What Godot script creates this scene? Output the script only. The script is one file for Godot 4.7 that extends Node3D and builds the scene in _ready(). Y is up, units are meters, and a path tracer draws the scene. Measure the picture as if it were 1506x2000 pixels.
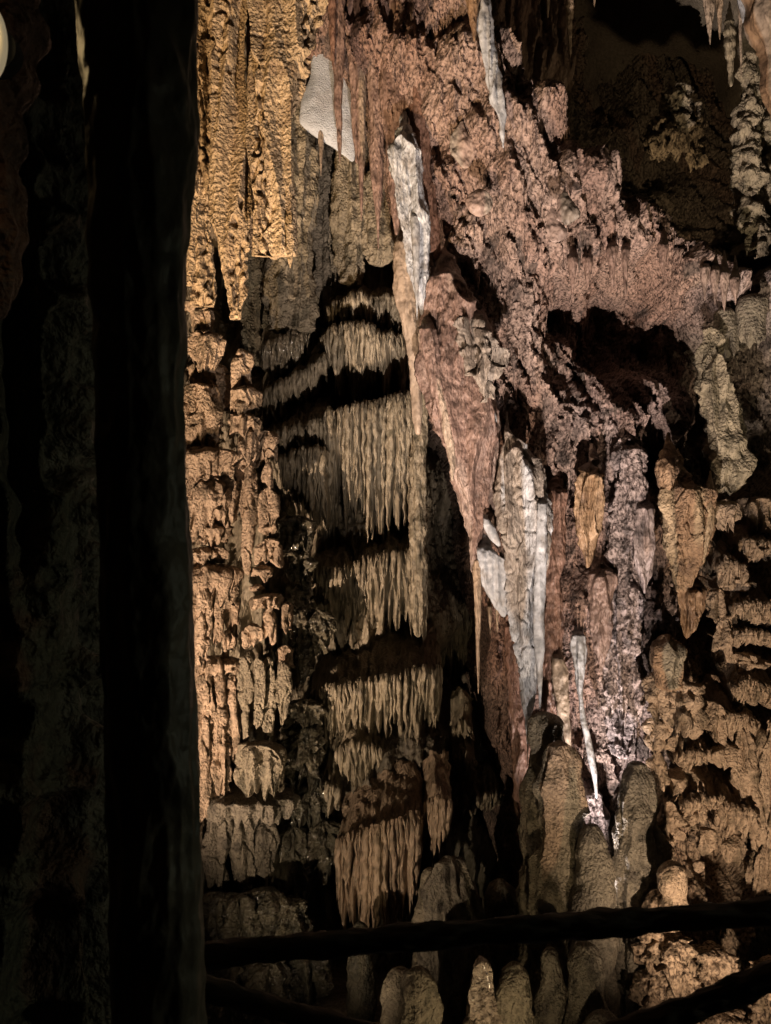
extends Node3D
# A show cave seen from a railed walkway: a lamp-lit flowstone wall, hanging draperies, stalagmites.
const K := 0.00057735   # metres per picture row at one metre of depth
var n1 := FastNoiseLite.new()
var nf := FastNoiseLite.new()
var nr := FastNoiseLite.new()
var nc := FastNoiseLite.new()
var rng := RandomNumberGenerator.new()
var M := {}
var taken := {}
var PAL := {
	"gold": [Color(.45, .345, .22), Color(.37, .275, .17), Color(.22, .155, .095)],
	"tan": [Color(.48, .365, .26), Color(.37, .275, .19), Color(.15, .115, .075)],
	"olive": [Color(.33, .285, .205), Color(.24, .205, .145), Color(.10, .088, .06)],
	"grey": [Color(.24, .21, .16), Color(.17, .15, .115), Color(.08, .07, .055)],
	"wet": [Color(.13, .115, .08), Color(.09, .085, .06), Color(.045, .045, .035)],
	"red": [Color(.245, .165, .135), Color(.29, .205, .17), Color(.12, .08, .066)],
	"rust": [Color(.22, .125, .09), Color(.26, .16, .12), Color(.11, .066, .05)],
	"pink": [Color(.385, .295, .25), Color(.305, .225, .19), Color(.11, .08, .068)],
	"mauve": [Color(.39, .33, .32), Color(.31, .25, .24), Color(.11, .095, .095)],
	"white": [Color(.50, .535, .58), Color(.42, .435, .45), Color(.28, .27, .26)],
	"cream": [Color(.46, .38, .30), Color(.36, .28, .21), Color(.17, .13, .095)],
	"pale": [Color(.33, .295, .26), Color(.26, .22, .18), Color(.13, .105, .085)],
	"amber": [Color(.37, .255, .155), Color(.29, .185, .11), Color(.15, .095, .06)],
	"chalk": [Color(.46, .505, .565), Color(.435, .47, .515), Color(.39, .41, .44)],
	"timber": [Color(.10, .075, .055), Color(.075, .058, .045), Color(.05, .04, .033)],
	"moss": [Color(.15, .145, .10), Color(.12, .105, .075), Color(.17, .09, .06)],
}


func _ready() -> void:
	var t0 := Time.get_ticks_msec()
	camera_and_light()
	noises()
	materials()
	structure()
	print("structure ", Time.get_ticks_msec() - t0)
	golden_curtain()
	grey_columns()
	terraces()
	left_flowstone()
	print("left ", Time.get_ticks_msec() - t0)
	red_wall_things()
	right_things()
	stalagmites()
	foreground()
	print("done ", Time.get_ticks_msec() - t0)


func camera_and_light() -> void:
	var cam := Camera3D.new()
	cam.name = "camera"
	cam.position = Vector3(0, 1.6, 0)
	var att := CameraAttributesPhysical.new()
	att.frustum_focal_length = 20.785
	att.frustum_focus_distance = 9.5
	att.exposure_aperture = 8.0
	att.frustum_near = 0.05
	att.frustum_far = 200.0
	cam.attributes = att
	add_child(cam)
	cam.fov = 60.0
	cam.far = 200.0
	cam.current = true
	var e := Environment.new()
	e.background_mode = Environment.BG_COLOR
	e.background_color = Color(0, 0, 0)
	e.tonemap_mode = Environment.TONE_MAPPER_LINEAR
	e.tonemap_exposure = 1.0
	e.sdfgi_enabled = true
	e.ssao_enabled = true
	e.ssil_enabled = true
	var we := WorldEnvironment.new()
	we.name = "environment"
	we.environment = e
	add_child(we)
	# the cave's floodlights, all on the chamber floor below the picture
	floodlight(Vector3(-3.4, -2.95, -3.6), Vector3(-1.9, 4.8, -7.6), 22.0, 1.0, Color(1.0, .83, .62), 170.0, "floodlight at the foot of the left wall aimed at the golden curtain")
	floodlight(Vector3(-3.7, -2.95, -5.1), Vector3(-1.75, 1.2, -9.6), 33.0, 1.0, Color(1.0, .86, .74), 100.0, "floodlight beside the left rock aimed at the banded flowstone")
	floodlight(Vector3(.6, -2.95, -3.6), Vector3(1.5, 6.0, -9.2), 29.0, 1.0, Color(1.0, .90, .83), 145.0, "floodlight at mid chamber aimed up at the pink wall")
	floodlight(Vector3(2.5, -2.95, -5.4), Vector3(3.7, -.7, -9.0), 40.0, 1.0, Color(1.0, .87, .74), 25.0, "floodlight aimed at the lumpy flowstone on the right")
	floodlight(Vector3(-2.2, -2.95, -4.4), Vector3(-.1, -1.6, -9.9), 20.0, 1.0, Color(1.0, .88, .75), 22.0, "small floodlight at mid chamber aimed at the lowest terraces")
	floodlight(Vector3(.9, -2.95, -4.3), Vector3(2.0, 2.3, -9.7), 25.0, 1.0, Color(1.0, .92, .87), 29.0, "floodlight at mid chamber aimed at the lower pink wall")
	floodlight(Vector3(4.7, -2.95, -4.8), Vector3(4.4, 6.0, -9.6), 20.0, 1.0, Color(1.0, .90, .75), 38.0, "floodlight by the right wall aimed at the hanging cluster above")
	floodlight(at(1345, 500, 10.3), Vector3(2.7, 7.4, -13.4), 58.0, 1.0, Color(1.0, .84, .66), 2.2, "floodlight on the ledge behind the pink slope aimed into the upper recess")
	floodlight(at(1160, 1812, 8.78), Vector3(2.0, 2.6, -9.75), 42.0, 1.0, Color(1.0, .93, .90), 17.0, "floodlight hidden behind the conical stalagmite, aimed up the lower pink wall")
	floodlight(Vector3(1.1, -3.0, -5.3), Vector3(.75, -2.1, -7.3), 36.0, 1.0, Color(1.0, .88, .70), 3.0, "smallest floodlight, aimed at the glossy stalagmite under the rail")
	floodlight(Vector3(2.7, 1.3, -1.5), Vector3(-.95, 1.25, -1.95), 26.0, 1.0, Color(.98, 1.0, .86), .5, "small floodlight at the right end of the walkway aimed at the near rock", "floodlights beside the walkway")


func floodlight(where: Vector3, target: Vector3, angle: float, blend: float, col: Color, energy: float, label: String, group := "floodlights on the chamber floor") -> void:
	var r := thing("floodlight", label, "floodlight", group)
	r.position = where
	var turn := Node3D.new()
	var b := Basis.looking_at(target - where)
	var hm := StandardMaterial3D.new()
	hm.albedo_color = Color(.12, .12, .13)
	hm.metallic = .6
	hm.roughness = .5
	var st := SurfaceTool.new()
	st.begin(Mesh.PRIMITIVE_TRIANGLES)
	var bx := BoxMesh.new()
	bx.size = Vector3(.36, .26, .10)
	st.append_from(bx, 0, Transform3D(b, b * Vector3(0, 0, .07)))
	for k in 6:
		bx = BoxMesh.new()
		bx.size = Vector3(.01, .22, .05)
		st.append_from(bx, 0, Transform3D(b, b * Vector3(-.15 + .06 * k, 0, .145)))
	part("housing", st.commit(), hm, r)
	var lens := BoxMesh.new()
	lens.size = Vector3(.32, .22, .012)
	var lm := StandardMaterial3D.new()
	lm.albedo_color = Color(.9, .9, .88)
	lm.emission_enabled = true
	lm.emission = col
	lm.emission_energy_multiplier = 2.0
	var l := part("lens", lens, lm, r)
	l.transform = Transform3D(b, b * Vector3(0, 0, .012))
	st = SurfaceTool.new()
	st.begin(Mesh.PRIMITIVE_TRIANGLES)
	for s in [-1, 1]:
		bx = BoxMesh.new()
		bx.size = Vector3(.012, .34, .04)
		st.append_from(bx, 0, Transform3D(Basis(), Vector3(.2 * s, -.12, .05)))
	bx = BoxMesh.new()
	bx.size = Vector3(.412, .012, .2)
	st.append_from(bx, 0, Transform3D(Basis(), Vector3(0, -.296, .05)))
	part("bracket", st.commit(), hm, r)
	turn.free()
	var s := SpotLight3D.new()
	s.name = "lamp_light"
	r.add_child(s)
	s.transform = Transform3D(b, b * Vector3(0, 0, -.03))
	s.light_color = col
	s.light_energy = energy
	s.spot_range = 60.0
	s.spot_attenuation = 2.0
	s.spot_angle = angle
	s.spot_angle_attenuation = blend
	s.light_size = .05
	s.shadow_enabled = true


func noises() -> void:
	rng.seed = 7
	for a in [[n1, 0, 1, 11], [nf, 1, 4, 23], [nr, 2, 3, 37], [nc, 0, 1, 51]]:
		var n: FastNoiseLite = a[0]
		n.noise_type = FastNoiseLite.TYPE_SIMPLEX_SMOOTH
		n.fractal_type = a[1]
		n.fractal_octaves = a[2]
		n.frequency = 1.0
		n.seed = a[3]
	nc.noise_type = FastNoiseLite.TYPE_CELLULAR
	nc.cellular_return_type = FastNoiseLite.RETURN_DISTANCE
	nc.cellular_jitter = 1.0


func noise_tex(kind: int, freq: float, octaves: int, size: int, s: int, ramp: Gradient = null, normal := 0.0) -> NoiseTexture2D:
	var n := FastNoiseLite.new()
	n.noise_type = FastNoiseLite.TYPE_CELLULAR if kind == 1 else FastNoiseLite.TYPE_SIMPLEX_SMOOTH
	n.fractal_type = FastNoiseLite.FRACTAL_RIDGED if kind == 2 else FastNoiseLite.FRACTAL_FBM
	n.fractal_octaves = octaves
	n.frequency = freq
	n.seed = s
	n.domain_warp_enabled = true
	n.domain_warp_amplitude = 12.0
	n.domain_warp_frequency = .02
	var t := NoiseTexture2D.new()
	t.width = size
	t.height = size
	t.seamless = true
	t.noise = n
	if ramp:
		t.color_ramp = ramp
	if normal > 0.0:
		t.as_normal_map = true
		t.bump_strength = normal
	return t


func ramp(stops: Array) -> Gradient:
	var g := Gradient.new()
	var o := PackedFloat32Array()
	var c := PackedColorArray()
	for s in stops:
		o.append(s[0])
		c.append(s[1])
	g.offsets = o
	g.colors = c
	return g


func rock_material(albedo: Texture2D, height: Texture2D, relief: float, scale: Vector3, rough: float) -> StandardMaterial3D:
	var m := StandardMaterial3D.new()
	m.vertex_color_use_as_albedo = true
	m.albedo_texture = albedo
	m.roughness = rough
	m.metallic_specular = .4
	m.heightmap_enabled = true
	m.heightmap_texture = height
	m.heightmap_scale = relief
	m.uv1_triplanar = true
	m.uv1_world_triplanar = true
	m.uv1_scale = scale
	return m


func materials() -> void:
	var g := func(v: float) -> Color: return Color(v, v, v)
	var mottled := noise_tex(0, .012, 5, 1024, 3, ramp([[0.0, g.call(.62)], [.4, g.call(.86)], [.6, g.call(.95)], [1.0, g.call(1.0)]]))
	var specked := noise_tex(0, .018, 5, 1024, 5, ramp([[0.0, Color(.20, .18, .18)], [.36, Color(.36, .33, .32)], [.46, g.call(.88)], [.62, g.call(.97)], [1.0, g.call(1.0)]]))
	var crust := noise_tex(0, .02, 5, 1024, 9)
	var drips := noise_tex(0, .012, 4, 1024, 21)
	M.rock = rock_material(mottled, crust, 3.2, Vector3(1.5, 1.2, 1.5), .64)
	M.flute = rock_material(mottled, drips, 3.0, Vector3(1.7, .6, 1.7), .48)
	M.crust = rock_material(specked, crust, 3.0, Vector3(1.1, .8, 1.1), .85)
	M.smooth = rock_material(mottled, drips, 2.0, Vector3(.7, .45, .7), .5)
	var faint := noise_tex(0, .03, 4, 512, 33, ramp([[0.0, g.call(.86)], [1.0, g.call(1.0)]]))
	M.chalk = rock_material(faint, crust, 1.6, Vector3(2.2, 2.2, 2.2), .85)
	M.wet = rock_material(mottled, crust, 6.0, Vector3(.9, .9, .9), .28)
	M.wet.clearcoat_enabled = true
	M.wet.clearcoat = .7
	M.wet.clearcoat_roughness = .12
	M.wood = rock_material(mottled, drips, .8, Vector3(.5, 3.0, 3.0), .75)


# ---------------------------------------------------------------- helpers

func at(x: float, y: float, d: float) -> Vector3:
	return Vector3((x - 753.0) * K * d, 1.6 - (y - 1000.0) * K * d, -d)


func numbered(called: String) -> String:
	taken[called] = taken.get(called, -1) + 1
	return called if taken[called] == 0 else "%s_%03d" % [called, taken[called]]


func thing(called: String, label: String, category: String, group := "") -> Node3D:
	var o := Node3D.new()
	o.name = numbered(called)
	add_child(o)
	o.set_meta("label", label)
	o.set_meta("category", category)
	o.set_meta("kind", "thing")
	if group:
		o.set_meta("group", group)
	return o


func part(called: String, mesh: Mesh, m: Material, parent: Node3D) -> MeshInstance3D:
	var o := MeshInstance3D.new()
	o.name = called
	o.mesh = mesh
	o.material_override = m
	parent.add_child(o, true)
	return o


func single(called: String, label: String, category: String, mesh: Mesh, m: Material, group := "") -> MeshInstance3D:
	var o := part(numbered(called), mesh, m, self)
	o.set_meta("label", label)
	o.set_meta("category", category)
	o.set_meta("kind", "thing")
	if group:
		o.set_meta("group", group)
	return o


func setting(called: String, mesh: Mesh, m: Material) -> MeshInstance3D:
	var o := part(called, mesh, m, self)
	o.set_meta("kind", "structure")
	return o


func tint(p: Vector3, pal: Array, fine := 5.0) -> Color:
	var t := clampf(.5 + 1.1 * nf.get_noise_3d(p.x * .9 + 31.0, p.y * .35, p.z * .9), 0.0, 1.0)
	var c: Color = pal[0].lerp(pal[1], t)
	var s := nf.get_noise_3d(p.x * fine, p.y * fine * .6 + 17.0, p.z * fine)
	return c.lerp(pal[2], smoothstep(.08, .42, s) * .8)


func grid(v: PackedVector3Array, c: PackedColorArray, w: int, h: int, wrap := false, back := -1e9) -> ArrayMesh:
	var n := PackedVector3Array()
	n.resize(w * h)
	var ix := PackedInt32Array()
	var cols := w if wrap else w - 1
	ix.resize(cols * (h - 1) * 6)
	var q := 0
	for i in h:
		var up := maxi(i - 1, 0) * w
		var dn := mini(i + 1, h - 1) * w
		var row := i * w
		for j in w:
			var l := j - 1
			var r := j + 1
			if wrap:
				l = (l + w) % w
				r = r % w
			else:
				l = maxi(l, 0)
				r = mini(r, w - 1)
			var k := (v[dn + j] - v[up + j]).cross(v[row + r] - v[row + l])
			var len := k.length()
			n[row + j] = k / len if len > 1e-9 else Vector3(0, -1 if i > h / 2 else 1, 0)
			if i < h - 1 and j < cols and (v[row + j].z > back or v[row + j].x > 1.4):
				var a := row + j
				var b := row + r
				var cc := a + w
				var d := b + w
				ix[q] = a
				ix[q + 1] = b
				ix[q + 2] = cc
				ix[q + 3] = b
				ix[q + 4] = d
				ix[q + 5] = cc
				q += 6
	ix.resize(q)
	var arr := []
	arr.resize(Mesh.ARRAY_MAX)
	arr[Mesh.ARRAY_VERTEX] = v
	arr[Mesh.ARRAY_NORMAL] = n
	arr[Mesh.ARRAY_COLOR] = c
	arr[Mesh.ARRAY_INDEX] = ix
	var m := ArrayMesh.new()
	m.add_surface_from_arrays(Mesh.PRIMITIVE_TRIANGLES, arr)
	return m


func pick(rows: Array, y: float, k: int, fallback: float) -> float:
	var i := 0
	while i < rows.size() - 2 and rows[i + 1][0] <= y:
		i += 1
	var a: Array = rows[i]
	var b: Array = rows[i + 1]
	var t := clampf((y - a[0]) / maxf(.001, b[0] - a[0]), 0.0, 1.0)
	var va: float = a[k] if a.size() > k else fallback
	var vb: float = b[k] if b.size() > k else fallback
	var pa: float = rows[maxi(i - 1, 0)][k] if i > 0 and rows[i - 1].size() > k else va
	var pb: float = rows[i + 2][k] if i + 2 < rows.size() and rows[i + 2].size() > k else vb
	var cub := cubic_interpolate(va, vb, pa, pb, t)
	return clampf(cub, minf(va, vb), maxf(va, vb))


# A hanging or standing body of dripstone: rows of [y, left, right(, depth)], rounded, fluted and crusted.
# o: d depth, pal, thick (metres, half depth limit), step, flute [amount, per metre], ridge, bump, ring [amount, per metre], cap
func body(rows: Array, o: Dictionary) -> ArrayMesh:
	var d0: float = o.d
	var step: float = o.get("step", 3.0)
	var y0: float = rows[0][0]
	var y1: float = rows[-1][0]
	var wide := 0.0
	for r in rows:
		wide = maxf(wide, r[2] - r[1])
	var m := clampi(int((y1 - y0) / step), 8, 420)
	var f := clampi(int(wide * 1.45 / step), 9, 130)
	var w := f + maxi(5, f / 3)
	var cap: float = o.get("cap", 12.0)
	var cap2: float = o.get("cap2", cap)
	var thick: float = o.get("thick", 9.0)
	var flat: float = o.get("flat", 1.0)
	var fl: Array = o.get("flute", [0.0, 6.0])
	var rd: Array = o.get("ridge", [0.0, 6.0])
	var bp: Array = o.get("bump", [.02, 7.0])
	var rg: Array = o.get("ring", [0.0, 4.0])
	var lp: Array = o.get("lump", [0.0, 4.0])
	var sk: float = o.get("skirt", 0.0)
	var wob: float = o.get("wob", .10)
	var ck: Array = o.get("crack", [0.0, 4.0])
	var cky: float = ck[2] if ck.size() > 2 else .45
	var pal: Array = PAL[o.get("pal", "tan")]
	var pal2: Array = PAL[o.get("pal2", o.get("pal", "tan"))]
	var sd: float = o.get("seed", rows[0][1] * .37 + y0 * .11)
	var v := PackedVector3Array()
	var c := PackedColorArray()
	v.resize(w * (m + 1))
	c.resize(w * (m + 1))
	var q := 0
	for i in m + 1:
		var y := lerpf(y0, y1, float(i) / m)
		var xl := pick(rows, y, 1, 0.0)
		var xr := pick(rows, y, 2, 0.0)
		var d := pick(rows, y, 3, d0)
		var wander := (xr - xl) * wob
		xl += wander * n1.get_noise_2d(y * .009, sd)
		xr += wander * n1.get_noise_2d(y * .010, sd + 30.0)
		var a := maxf((xr - xl) * .5, .05) * K * d
		var ce := at((xl + xr) * .5, y, d)
		var b := minf(a * flat, thick)
		var e := 1.0
		if cap > 0.0 and y - y0 < cap:
			e = sqrt(maxf(0.0, 1.0 - pow(1.0 - (y - y0) / cap, 2.0)))
		if cap2 > 0.0 and y1 - y < cap2:
			e = minf(e, sqrt(maxf(0.0, 1.0 - pow(1.0 - (y1 - y) / cap2, 2.0))))
		var ease := minf(1.0, a / .10) * minf(1.0, e * 1.5)
		var sway := ease * (1.0 if sk == 0.0 else 1.0)
		for j in w:
			var t := PI * (1.0 - float(j) / f) if j <= f else -PI * float(j - f) / (w - f)
			var cs := cos(t)
			var sn := sin(t)
			var p := ce + Vector3(a * e * cs, 0, b * e * sn)
			var nn := Vector3(cs * b, 0, sn * a).normalized()
			var s := Vector3(p.x + sd, p.y, p.z + sd * .7)
			var h := 0.0
			if fl[0] > 0.0:
				h += fl[0] * (absf(n1.get_noise_3d(s.x * fl[1], s.y * fl[1] * .12, s.z * fl[1])) * -2.2 + .5)
			if rd[0] > 0.0:
				h += rd[0] * nr.get_noise_3d(s.x * rd[1], s.y * rd[1] * .3, s.z * rd[1])
			if rg[0] > 0.0:
				var k: float = s.y * rg[1] + 1.2 * n1.get_noise_3d(s.x * 1.3, s.y * .5, s.z * 1.3)
				k -= floorf(k)
				h += rg[0] * (.5 - k * k if k > .3 else lerpf(-.5, .41, smoothstep(0.0, .3, k)))
			if lp[0] > 0.0:
				h += lp[0] * (-.4 - nc.get_noise_3d(s.x * lp[1], s.y * lp[1] * .75, s.z * lp[1]))
			if ck[0] > 0.0:
				h -= ck[0] * (1.0 - smoothstep(0.0, .16, absf(n1.get_noise_3d(s.x * ck[1] + 5.0, s.y * ck[1] * cky, s.z * ck[1]) + .3 * n1.get_noise_3d(s.x * 9.0, s.y * 6.0, s.z * 9.0))))
			h += bp[0] * nf.get_noise_3d(s.x * bp[1], s.y * bp[1] * .7, s.z * bp[1])
			p += nn * (h * sway)
			if sk > 0.0:
				p.y -= sk * ease * smoothstep(.55, 1.0, float(i) / m) * (.3 + n1.get_noise_2d(s.x * 11.0, sd) * 1.6)
			v[q] = p
			var cc := tint(s, pal)
			if pal2 != pal:
				cc = cc.lerp(tint(s, pal2), smoothstep(-.1, .15, n1.get_noise_3d(s.x * 2.6, s.y * .22, s.z * 2.6 + 9.0)))
			c[q] = cc
			q += 1
	return grid(v, c, w, m + 1, true)


func tube(path: PackedVector3Array, radius: PackedFloat32Array, sides: int, pal: Array, flat := 1.0) -> ArrayMesh:
	var v := PackedVector3Array()
	var c := PackedColorArray()
	for i in path.size():
		var ax := (path[mini(i + 1, path.size() - 1)] - path[maxi(i - 1, 0)]).normalized()
		var side := Vector3.RIGHT if absf(ax.x) < .9 else Vector3.UP
		var fw := ax.cross(side).normalized()
		side = fw.cross(ax).normalized()
		for j in sides:
			var t := PI - TAU * j / sides
			var p := path[i] + (side * cos(t) + fw * sin(t) * flat) * radius[i] * (1.0 + .22 * n1.get_noise_3d(path[i].x * 20.0 + j, path[i].y * 22.0, 0))
			v.append(p)
			c.append(tint(p, pal, 9.0))
	return grid(v, c, sides, path.size(), true)


func line(pts: Array, x: float) -> float:
	if x <= pts[0][0]:
		return pts[0][1]
	for i in pts.size() - 1:
		if x <= pts[i + 1][0]:
			var t: float = (x - pts[i][0]) / (pts[i + 1][0] - pts[i][0])
			t = t * t * (3.0 - 2.0 * t) * .5 + t * .5
			return lerpf(pts[i][1], pts[i + 1][1], t)
	return pts[-1][1]


# A flowstone shelf: lip and hem as [x, y] lines, a rounded shelf, a fluted face, and single flutes hanging from the lip.
func terrace(label: String, lip: Array, hem: Array, o: Dictionary) -> Node3D:
	var r := thing(o.get("called", "flowstone_terrace"), label, o.get("category", "flowstone"), o.get("group", "fluted flowstone terraces of the middle wall"))
	var d0: float = o.d
	var x0: float = lip[0][0]
	var x1: float = lip[-1][0]
	var deep: float = o.get("deep", .7)
	var rise: float = o.get("rise", .34)
	var arc: float = o.get("arc", .35)
	var tuck: float = o.get("tuck", .25)
	var pal: Array = PAL[o.get("pal", "olive")]
	var gap: float = o.get("gap", 7.5)
	var w := int((x1 - x0) / 2.2)
	var h := 46
	var v := PackedVector3Array()
	var c := PackedColorArray()
	v.resize(w * h)
	c.resize(w * h)
	for i in h:
		for j in w:
			var u := float(j) / (w - 1)
			var x := lerpf(x0, x1, u)
			var d := depth_of(d0, arc, u)
			var yl := line(lip, x) + 5.0 * n1.get_noise_2d(x * .05, d0 * 7.0)
			var yh := yl + (line(hem, x) - yl) * (.96 + .26 * n1.get_noise_2d(x * .055, d0 * 5.0) + .14 * n1.get_noise_2d(x * .19, d0))
			var p: Vector3
			if i < 12:
				var t := float(i) / 12
				p = at(x, yl, d)
				p.z -= deep * (1.0 - t)
				p.y += rise * pow(1.0 - t, 1.2) - .06 * pow(t, 4.0)
				p.x += .12 * (1.0 - t) * nf.get_noise_2d(p.x * 3.0, p.z * 3.0)
			elif i < 42:
				var t := float(i - 12) / 30
				p = at(x, yl + 10.0 * sqrt(minf(1.0, t * 6.0)) + (yh - yl - 10.0) * t, d)
				p.z -= tuck * t * t - .05 * sin(minf(1.0, t * 5.0) * PI * .5)
			else:
				var t := float(i - 42) / 3
				p = at(x, yh - 4.0 * t, d)
				p.z -= tuck + deep * .8 * t
			var s := Vector3(p.x * 9.5 + d0, p.y * .9, p.z * 2.0)
			var k := absf(n1.get_noise_3dv(s)) * -2.0 + .6
			p.z += .11 * fold(p, d0) * smoothstep(2.0, 14.0, i)
			p.z += (.11 * k + .02 * nf.get_noise_3d(p.x * 9.0, p.y * 7.0, p.z * 9.0)) * smoothstep(2.0, 14.0, i)
			p.y += (.035 if i > 12 else .12) * nf.get_noise_3d(p.x * 4.0, p.z * 4.0, d0)
			v[i * w + j] = p
			c[i * w + j] = tint(p, pal)
	part("shelf", grid(v, c, w, h), M[o.get("mat", "flute")], r)
	var uneven: float = o.get("uneven", .35)
	var fringe := SurfaceTool.new()
	fringe.begin(Mesh.PRIMITIVE_TRIANGLES)
	for layer in 2:
		var g2 := gap * (.62 if layer == 0 else 1.45)
		var x := x0 + g2 * .4
		while x < x1 - g2 * .3:
			var u := (x - x0) / (x1 - x0)
			var d := depth_of(d0, arc, u)
			var yl := line(lip, x) + 5.0 * n1.get_noise_2d(x * .05, d0 * 7.0)
			var full := line(hem, x) - yl
			var long := full * (.88 + .5 * n1.get_noise_2d(x * .04, d0 * 3.0) + .25 * rng.randf() - uneven * pow(rng.randf(), 2.0))
			if layer == 0:
				long = minf(full * .7, 18.0 + full * .28 * rng.randf())
			long = maxf(long, minf(full * .3, 14.0))
			var wob := rng.randf() * 50.0
			var lean := (8.0 * n1.get_noise_2d(x * .07, d0) + rng.randf_range(-3.0, 3.0)) * minf(1.0, full / 140.0)
			var n := clampi(int(long / 7.0), 6, 34)
			var path := PackedVector3Array()
			var rad := PackedFloat32Array()
			var rr := g2 * (.24 + .46 * pow(rng.randf(), 1.4)) * K * d
			var out := rng.randf_range(-.02, .03)
			for i in n + 1:
				var t := float(i) / n
				var y := yl - 3.0 + long * t
				var tt := clampf((y - yl) / full, 0.0, 1.2)
				var p := at(x + lean * t + 3.2 * n1.get_noise_2d(y * .03, wob), y, d)
				p.z -= tuck * tt * tt * .8 - (.05 + out) * sqrt(minf(1.0, t * 8.0)) - .012
				p.z += .11 * fold(p, d0)
				path.append(p)
				rad.append(rr * (.55 + .45 * minf(1.0, t * 6.0)) * pow(1.0 - pow(t, 2.0), .9) * (1.0 + .22 * n1.get_noise_2d(y * .04, wob + 9.0)) + .001)
			var tm := tube(path, rad, 8, pal, 1.7)
			if layer == 0:
				fringe.append_from(tm, 0, Transform3D())
			else:
				part("flute", tm, M[o.get("mat", "flute")], r)
			x += g2 * (.45 + 1.15 * rng.randf() * rng.randf() * 1.6)
	part("rib_fringe", fringe.commit(), M[o.get("mat", "flute")], r).set_meta("kind", "stuff")
	return r


func fold(p: Vector3, k: float) -> float:
	return n1.get_noise_3d(p.x * 2.6, p.y * .35, k * 3.0) + .4 * n1.get_noise_3d(p.x * 6.0, p.y * .5, k * 5.0)


func depth_of(d0: float, arc: float, u: float) -> float:
	var k := 2.0 * u - 1.0
	return d0 + arc * (1.0 - sqrt(maxf(0.0, 1.0 - k * k * .98)))


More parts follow.
